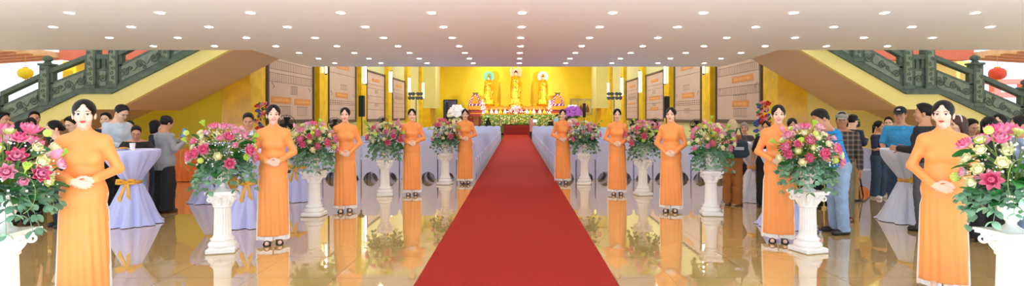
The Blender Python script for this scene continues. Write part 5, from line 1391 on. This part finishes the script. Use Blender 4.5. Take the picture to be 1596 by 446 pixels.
# left side
person('person raising a hand to the mouth at the extreme left edge, in peach', (U(3, 8.3), 8.3, 0), .9, dict(fem=True, H=1.58, hair='short', skin=SKIN_T, top=('blouse', PEACH, 'short', -.18), pants=(BLACKC, .02, 0), shoes=(BLACK_L, 'shoe'),
       armL=((.22, -.06, .22), (.03, -.17, .50)), armL_hand=((-.35, .1, 1), (0, 1, 0), (-1, 0, 0), .5)))
person('man in green uniform behind the flowers at far left', (U(53, 9.3), 9.3, 0), -.1, dict(H=1.60, hair='short', skin=SKIN_T, top=('uniform_jacket', GREEN_U, 'long', -.2), collar=REDC, pants=(GREEN_U, .01, 0), shoes=(BLACK_L, 'shoe'), yaw=.2))
person('short woman facing the camera, in front of the green uniformed man', (U(47, 8.8), 8.8, 0), .15, dict(fem=True, H=1.50, hair='lowbun', skin=SKIN_T, top=('blouse', M_('rust_blouse', (150, 84, 60)), 'short', -.16), pants=(BLACKC, .02, 0), shoes=(BLACK_L, 'shoe'), pitch=.25))
person('person with long black hair seen from behind at far left', (U(33, 8.0), 8.0, 0), PI-.3, dict(fem=True, H=1.46, hair='long', top=('blouse', BLACKC, 'short', -.16), pants=(BLACKC, .02, 0), shoes=(BLACK_L, 'shoe')))
person('woman with black bun in beige top, in profile facing left', (U(96, 7.9), 7.9, 0), -1.25, dict(fem=True, H=1.47, hair='lowbun', top=('blouse', BEIGE, 'short', -.16), collar=BLACKC, pants=(BLACKC, .03, 0), shoes=(BLACK_L, 'shoe'), lean=.15, pitch=.15, **FWD))
person('young man looking down left, between the bun woman and the nearest hostess', (U(116, 8.6), 8.6, 0), -.9, dict(H=1.53, hair='short', glasses=True, top=('shirt', M_('slate_shirt', (120, 130, 146)), 'short', -.14), collar=WHT_SH, pants=(NAVY, .01, 0), shoes=(BLACK_L, 'shoe'), pitch=.35))
person('man in pale blue shirt and glasses bending over the left table', (U(178, 9.3), 9.3, 0), .75, dict(H=1.73, hair='short', glasses=True, top=('shirt', WHT_SH, 'long', -.16), collar=WHT_SH, pants=(BLACKC, .01, 0), shoes=(BLACK_L, 'shoe'), lean=.15, pitch=.5, **FWD))
person('person in dusty pink behind the man in the pale blue shirt', (U(201, 10.7), 10.7, 0), .4, dict(fem=True, H=1.44, hair='lowbun', top=('blouse', PINKC, 'short', -.16), pants=(BLACKC, .02, 0), shoes=(BLACK_L, 'shoe'), pitch=.3))
person('dark haired person hidden behind the nearest left hostess', (U(165, 9.8), 9.8, 0), -.4, dict(H=1.58, hair='short', top=('shirt', NAVY, 'short', -.14), pants=(BLACKC, .01, 0), shoes=(BLACK_L, 'shoe')))
person('boy with glasses in black tee resting his arms on the left table', (U(213, 8.72), 8.72, 0), -.05, dict(H=1.39, hair='short', glasses=True, skin=SKIN_T, top=('tee_shirt', BLACKC, 'short', -.16), pants=(JEANS_L, .01, 0), shoes=(WHITE_L, 'shoe'), lean=.16, pitch=.35,
       armR=((.25, -.12, .30), (.06, -.30, .27)), armL=((.25, -.12, .30), (.06, -.33, .27)), armR_hand=((-.8, -.5, 0), (0, 0, -1), (0, -1, 0), .3), armL_hand=((-.8, -.5, 0), (0, 0, -1), (0, -1, 0), .3)))
person('woman in grey hoodie and wide black trousers looking at a phone', (U(257, 9.05), 9.05, 0), 2.15, dict(fem=True, H=1.53, wide=1.12, hair='bun', skin=SKIN_T, top=('hoodie', GREY_H, 'long', -.17, dict(g=.03, loose=.02)), pants=(BLACKC, .045, 0), shoes=(BROWN_L, 'shoe'), pitch=.30,
       armR=((.22, -.02, .18), (.14, -.26, .30)), armL=((.22, -.06, .19), (.08, -.30, .33)), armR_hand=((-.25, -.45, .85), (-.6, -.5, 0), (-.7, 0, .3), .5), armL_hand=((-.25, -.45, .85), (-.6, .5, 0), (-.7, 0, .3), .5)))
person('person in navy mostly hidden behind the woman in the grey hoodie', (U(243, 10.2), 10.2, 0), 1.9, dict(fem=True, H=1.45, hair='bob', top=('blouse', NAVY, 'long', -.18), pants=(NAVY, .02, 0), shoes=(BLACK_L, 'shoe')))
person('man in taupe shirt looking down behind the second left flower arrangement', (U(388, 8.75), 8.75, 0), -.1, dict(H=1.58, hair='short', skin=SKIN_T, top=('shirt', TAUPE, 'short', -.16), collar=WHT_SH, pants=(NAVY, .01, 0), shoes=(BLACK_L, 'shoe'), pitch=.30, lean=.08, **FWD))
# right side
person('elderly person with ash blond hair in tan brown suit, seen from behind', (U(1142, 9.75), 9.75, 0), PI-.35, dict(fem=True, H=1.46, wide=1.1, hair='bob', haircol=HAIR_L, skin=SKIN_T, top=('tunic', BROWN_S, 'long', -.28, dict(loose=.02, g=.02)), pants=(BROWN_S, .028, 0), shoes=(BROWN_L, 'slipper'),
       armL=((.20, -.04, .19), (.10, -.24, .28)), armR=((.20, -.04, .19), (.12, -.24, .26)), armR_hand=((-.3, -.6, .7), (-.6, 0, 0), (-.5, 0, .5), .5), armL_hand=((-.3, -.6, .7), (-.6, 0, 0), (-.5, 0, .5), .5)))
person('grey haired elderly woman in dark flowered blouse behind the sheer table', (U(1160, 10.95), 10.95, 0), -.1, dict(fem=True, H=1.40, hair='fluffy', haircol=HAIR_G, skin=SKIN_T, top=('blouse', FLOR, 'half', -.18), pants=(BLACKC, .02, 0), shoes=(BLACK_L, 'shoe'), pitch=.1, **FWD))
person('dark haired person peeking out left of the smiling right hostess', (U(1194, 9.6), 9.6, 0), -.2, dict(fem=True, H=1.44, hair='lowbun', skin=SKIN_T, top=('blouse', BLACKC, 'short', -.18), pants=(BLACKC, .02, 0), shoes=(BLACK_L, 'shoe')))
person('dark haired woman right behind the shoulder of the smiling right hostess', (U(1234, 9.2), 9.2, 0), .2, dict(fem=True, H=1.49, hair='lowbun', skin=SKIN_T, top=('blouse', BLACKC, 'short', -.18), pants=(BLACKC, .02, 0), shoes=(BLACK_L, 'shoe'), pitch=.2))
person('man in bright blue polo and light jeans bending forward behind the flowers', (U(1305, 7.45), 7.45, 0), -1.05, dict(H=1.66, hair='short', skin=SKIN_T, top=('polo_shirt', BLUE_B, 'short', -.14), collar=BLUE_B, pants=(JEANS_L, .012, 0), shoes=(BLACK_L, 'shoe'), lean=.32, pitch=.5, **FWD))
person('woman with black hair behind the bending man in blue', (U(1285, 9.4), 9.4, 0), .3, dict(fem=True, H=1.57, hair='pony', top=('blouse', REDC, 'short', -.18), pants=(BLACKC, .02, 0), shoes=(BLACK_L, 'shoe'), yaw=-.5))
person('man in grey cap and dark plaid shirt facing the camera', (U(1312, 8.35), 8.35, 0), .05, dict(H=1.58, hair='short', skin=mat('weathered_skin', (176, 122, 92), .55, var=.06, scale=30), hat=GREYCAP, top=('plaid_shirt', PLAID, 'long', -.20), pants=(OLIVE, .012, 0), shoes=(BROWN_L, 'sandal')))
person('cameraman in navy jacket and khaki trousers, turned away', (U(1325, 10.3), 10.3, 0), 2.5, dict(H=1.55, hair='short', top=('jacket', NAVY, 'long', -.17, dict(g=.024)), pants=(KHAKI, .012, 0), shoes=(BLACK_L, 'shoe'), lean=.10, pitch=.15,
       armR=((.22, -.06, .22), (.12, -.26, .30)), armL=((.22, -.06, .22), (.12, -.26, .30))))
person('woman in navy tee and teal trousers with folded arms, facing right', (U(1370, 10.6), 10.6, 0), .95, dict(fem=True, H=1.43, hair='pony', skin=SKIN_T, top=('tee_shirt', NAVY, 'short', -.18), pants=(TEAL, .025, 0), shoes=(WHITE_L, 'shoe'),
       armR=((.20, -.04, .16), (-.02, -.18, .18)), armL=((.20, -.04, .16), (.0, -.20, .15)), armR_hand=((-.95, 0, .1), (0, 1, 0), (0, 0, 1), .3), armL_hand=((-.95, 0, .1), (0, 1, 0), (0, 0, 1), .3)))
person('young person with glasses in red top behind the woman in navy', (U(1385, 11.0), 11.0, 0), -.1, dict(H=1.50, hair='short', glasses=True, top=('tee_shirt', REDC, 'short', -.16), pants=(NAVY, .012, 0), shoes=(WHITE_L, 'shoe')))
person('man in sky blue polo, blue jeans and black cap', (U(1403, 8.95), 8.95, 0), -.12, dict(H=1.665, hair='short', skin=SKIN_T, hat=BLKCAP, hatmark=WHT_E, top=('polo_shirt', BLUE_P, 'short', -.15), collar=BLUE_P, pants=(JEANS, .012, 0), shoes=(BLACK_L, 'shoe'), glasses=True, yaw=-.1,
       armR=((.235, .0, .17), (.18, -.22, .07)), armL=((.235, -.02, .17), (.06, -.24, .08)), armL_hand=((-.8, -.6, 0), (0, 0, -1), (0, -1, 0), .3)))
person('man in black suit jacket and grey trousers, turned to the left', (U(1440, 7.6), 7.6, 0), -1.9, dict(H=1.69, hair='short', skin=SKIN_T, top=('suit_jacket', SUIT, 'long', -.22, dict(g=.022, loose=.01)), collar=SUIT, pants=(GREYT, .016, 0), shoes=(BLACK_L, 'shoe'), yaw=.25,
       armR=((.225, -.02, .16), (.16, -.24, .15)), armL=((.225, -.02, .16), (.14, -.24, .17))))
person('woman with brown hair and white hairband, facing left behind the right hostess', (U(1494, 7.5), 7.5, 0), -1.0, dict(fem=True, H=1.53, hair='long', haircol=HAIR_B, top=('blouse', PURP, 'short', -.18), pants=(BLACKC, .02, 0), shoes=(BLACK_L, 'shoe'), pitch=.1,
       extra=[lambda root, B, J: obj('hairband', (lambda b: b.tube([J['H'].p(np.array((.088*math.cos(a), .005+.02*math.sin(a), .040+.098*math.sin(a)))*J['hs']) for a in np.linspace(.0, PI, 15)], .008, 6))(MB()), WHT_E, root)]))
person('man with glasses in purple shirt, looking down right', (U(1510, 8.2), 8.2, 0), .8, dict(H=1.49, hair='short', glasses=True, skin=SKIN_T, top=('shirt', M_('purple_shirt', (98, 52, 120)), 'short', -.16), pants=(BLACKC, .012, 0), shoes=(BLACK_L, 'shoe'), pitch=.3))
person('woman with black bob in black, seen from behind at far right', (U(1542, 6.9), 6.9, 0), PI-.1, dict(fem=True, H=1.52, hair='bob', top=('blouse', BLACKC, 'long', -.18), pants=(BLACKC, .03, 0), shoes=(BLACK_L, 'shoe')))
person('long haired woman with glasses in grey white blouse at far right', (U(1557, 7.6), 7.6, 0), -.25, dict(fem=True, H=1.55, hair='long', glasses=True, top=('blouse', STRIPE, 'long', -.18), pants=(NAVY, .03, 0), shoes=(BLACK_L, 'shoe')))
person('woman with glasses and pinned hair facing left at the right edge', (U(1589, 7.0), 7.0, 0), -1.2, dict(fem=True, H=1.53, hair='lowbun', glasses=True, skin=SKIN_T, top=('blouse', M_('pale_blue_blouse', (170, 190, 222)), 'short', -.18), pants=(JEANS_L, .03, 0), shoes=(WHITE_L, 'shoe')))
# far away at the altar
FAR = dict(vox=.016, cvox=.018, face=False)
person('person in long pink dress standing beside the far end of the carpet', (U(829, 41), 41, 0), 2.4, dict(fem=True, H=1.50, hair='lowbun', top=('tunic', PINKC, 'long', -.50, dict(loose=.03)), pants=(BLACKC, .02, 0), shoes=(BLACK_L, 'shoe'), armL=((.22, -.06, .19), (.10, -.28, .28)), **FAR))
person('person in black at the flower bank left of the altar steps', (U(761, 45.2), 45.2, 0), PI, dict(fem=True, H=1.38, hair='long', top=('blouse', BLACKC, 'long', -.2), pants=(BLACKC, .02, 0), shoes=(BLACK_L, 'shoe'), **FAR))
person('person in black at the flower bank right of the altar steps', (U(858, 45.2), 45.2, 0), PI+.4, dict(H=1.30, hair='short', top=('shirt', BLACKC, 'long', -.2), pants=(BLACKC, .02, 0), shoes=(BLACK_L, 'shoe'), **FAR))
person('person in light blue leaning by the altar on the right', (U(866.5, 44), 44, 0), 2.2, dict(H=1.62, hair='short', top=('shirt', M_('light_blue_shirt', (150, 196, 232)), 'short', -.2), pants=(NAVY, .02, 0), shoes=(BLACK_L, 'shoe'), lean=.2, **FAR))
person('person in pale pink beside the altar on the right', (U(883, 43), 43, 0), -.6, dict(fem=True, H=1.50, hair='lowbun', top=('blouse', M_('pale_pink_blouse', (248, 196, 208)), 'short', -.2), pants=(BLACKC, .02, 0), shoes=(BLACK_L, 'shoe'), **FAR))

# ------------------------------------------------------------------ things held or standing about
SCREEN = mat('phone_screen', (70, 130, 190), .1, emit=.6)
t = thing('phone', 'blue lit phone held by the woman in the grey hoodie', 'phone', (0, 0, 0))
hv, ha = HELD['woman in grey hoodie and wide black trousers looking at a phone']; t.location = (hv[0]+hv[1])/2+Vector((0, 0, .06)); t.rotation_euler = (0, 0, ha)
b = MB(); b.box((0, 0, 0), (.078, .010, .155), (.25, 0, .0), bev=.004); obj('casing', b, mat('blue_phone_case', (40, 80, 140), .35), t)
b = MB(); b.box((0, .0062, .0015), (.070, .002, .140), (.25, 0, 0)); obj('screen', b, SCREEN, t)
t = thing('paper_cup', 'white paper cup on the tall lavender table by the boy', 'cup', (U(208, 8.0), 7.98, 1.062)); b = MB(); b.lathe([(.028, 0), (.038, .095), (.040, .098), (.036, .096), (.027, .006)], 20); obj('cup_wall', b, PLASTER, t)
PLATE = mat('white_china', (244, 242, 238), .25)
def dish(px, d, z, label, food):
    t = thing('snack_plate', label, 'plate', (U(px, d), d, z), 0, 'small plates on the tall tables'); b = MB(); b.lathe([(.05, 0), (.06, .006), (.095, .018), (.098, .020), (.06, .010)], 26); obj('plate', b, PLATE, t)
    b = MB()
    for k in range(9): b.ball((.045*math.cos(k*2.4)*(k/9)**.5, .045*math.sin(k*2.4)*(k/9)**.5, .026), (.018, .018, .014), 7, 5)
    obj('snacks', b, food, t)
dish(192, 8.0, 1.062, 'small snack plate on the left lavender table', mat('golden_snack', (214, 150, 60), .6, var=.2)); dish(1177, 10.05, 1.062, 'small snack plate on the sheer table by the elderly visitors', MATS['golden_snack'])
CLEAR = mat('clear_plastic', (225, 236, 240), .08, trans=.85, spec=.5); BLUEC = mat('blue_cap', (120, 160, 210), .4)
def bottle(px, d, label):
    t = thing('water_bottle', label, 'bottle', (U(px, d), d, 0), 0, 'water bottles on the floor'); b = MB(); b.lathe([(.026, 0), (.031, .006), (.031, .06), (.029, .065), (.031, .07), (.031, .125), (.022, .155), (.013, .172), (.013, .182)], 20); obj('bottle_body', b, CLEAR, t)
    b = MB(); b.lathe([(.015, .180), (.015, .198)], 14); obj('screw_cap', b, BLUEC, t); b = MB(); b.lathe([(.0318, .075), (.0318, .118)], 20, cap=False); obj('wrapper', b, mat('pale_red_wrapper', (224, 170, 160), .5), t)
bottle(1125.5, 8.95, 'plastic water bottle on the floor right of the third pedestal'); bottle(1278.5, 6.62, 'plastic water bottle on the floor right of the second pedestal')
BAGC = M_('teal_black_bag', (30, 52, 66), var=.4, scale=14)
t = thing('shoulder_bag', 'dark teal shoulder bag on the arm of the ash blond person', 'bag', (U(1151, 9.46), 9.44, .86), -.3)
S = Sdf(); S.cap((-.09, 0, .06), (.09, 0, .06), .07, .07, .04, Fr(), .55); S.cap((-.085, 0, .20), (.085, 0, .20), .055, .055, .05, Fr(), .5); S.cap((-.09, 0, .06), (-.08, 0, .22), .05, .04, .04, Fr(), .55); S.cap((.09, 0, .06), (.08, 0, .22), .05, .04, .04, Fr(), .55); S.cap((0, 0, .08), (0, 0, .2), .09, .08, .05, Fr(), .5)
obj_np('bag_body', S.build('bag', BAGC, .007), t)
b = MB(); b.tube([(-.09, 0, .23), (-.06, .03, .36), (-.02, .09, .47), (.02, .09, .47), (.05, .05, .36), (.08, 0, .23)], .012, 6); obj('strap', b, BAGC, t)
b = MB(); b.box((.0, -.045, .14), (.15, .012, .05), bev=.004); obj('bag_print', b, mat('silver_print', (170, 180, 190), .4, metal=.3), t)
def tripod(x, y, h, label, body):
    t = thing('camera_tripod' if body == 'cam' else 'tablet_tripod', label, 'tripod', (x, y, 0))
    for k in range(3): a = k*2*PI/3+.4; b = MB(); b.tube([(.03*math.cos(a), .03*math.sin(a), h-.25), (.30*math.cos(a), .30*math.sin(a), .0)], .014, 6); obj('leg', b, BLK, t)
    b = MB(); b.tube([(0, 0, h-.45), (0, 0, h)], .018, 8); b.ball((0, 0, h-.24), .05, 8, 6); obj('centre_post', b, BLK, t)
    if body == 'cam':
        t2 = thing('video_camera', 'black video camera on the tripod beside the navy cameraman', 'camera', (x, y, h), .4)
        b = MB(); b.box((0, 0, .07), (.12, .24, .12), bev=.015); obj('camera_body', b, BLK, t2)
        b = MB(); M = Matrix.Translation((0, .12, .07)) @ Matrix.Rotation(-PI/2, 4, 'X'); b.lathe([(.045, 0), (.045, .10), (.055, .11), (.055, .17), (.04, .17)], 18, M); obj('lens_barrel', b, GRILL, t2)
        b = MB(); b.tube([(0, -.10, .13), (0, -.08, .18), (0, .06, .18), (0, .08, .13)], .012, 6); obj('carry_handle', b, BLK, t2)
        b = MB(); b.box((-.11, -.05, .09), (.012, .10, .07), bev=.004); obj('viewing_screen', b, GRILL, t2)
        b = MB(); b.tube([(.075, .12, .15), (.075, -.08, .15)], .014, 7); obj('microphone', b, GRILL, t2)
    else:
        t2 = thing('tablet_screen', 'pale lit tablet on a tripod beside the far carpet end', 'tablet', (x, y, h), 0); b = MB(); b.box((0, 0, .11), (.30, .02, .22), (-.3, 0, 0), bev=.006); obj('casing', b, BLK, t2); b = MB(); b.box((0, -.0115, .1135), (.27, .004, .19), (-.3, 0, 0)); obj('display', b, mat('tablet_glow', (220, 236, 250), .2, emit=1.2), t2)
tripod(U(1331, 10.7), 10.75, W(199, 10.75), 'black camera tripod right of the navy cameraman', 'cam')
tripod(U(834, 38), 38, 1.06, 'small black tablet tripod beside the far carpet end', 'tab')
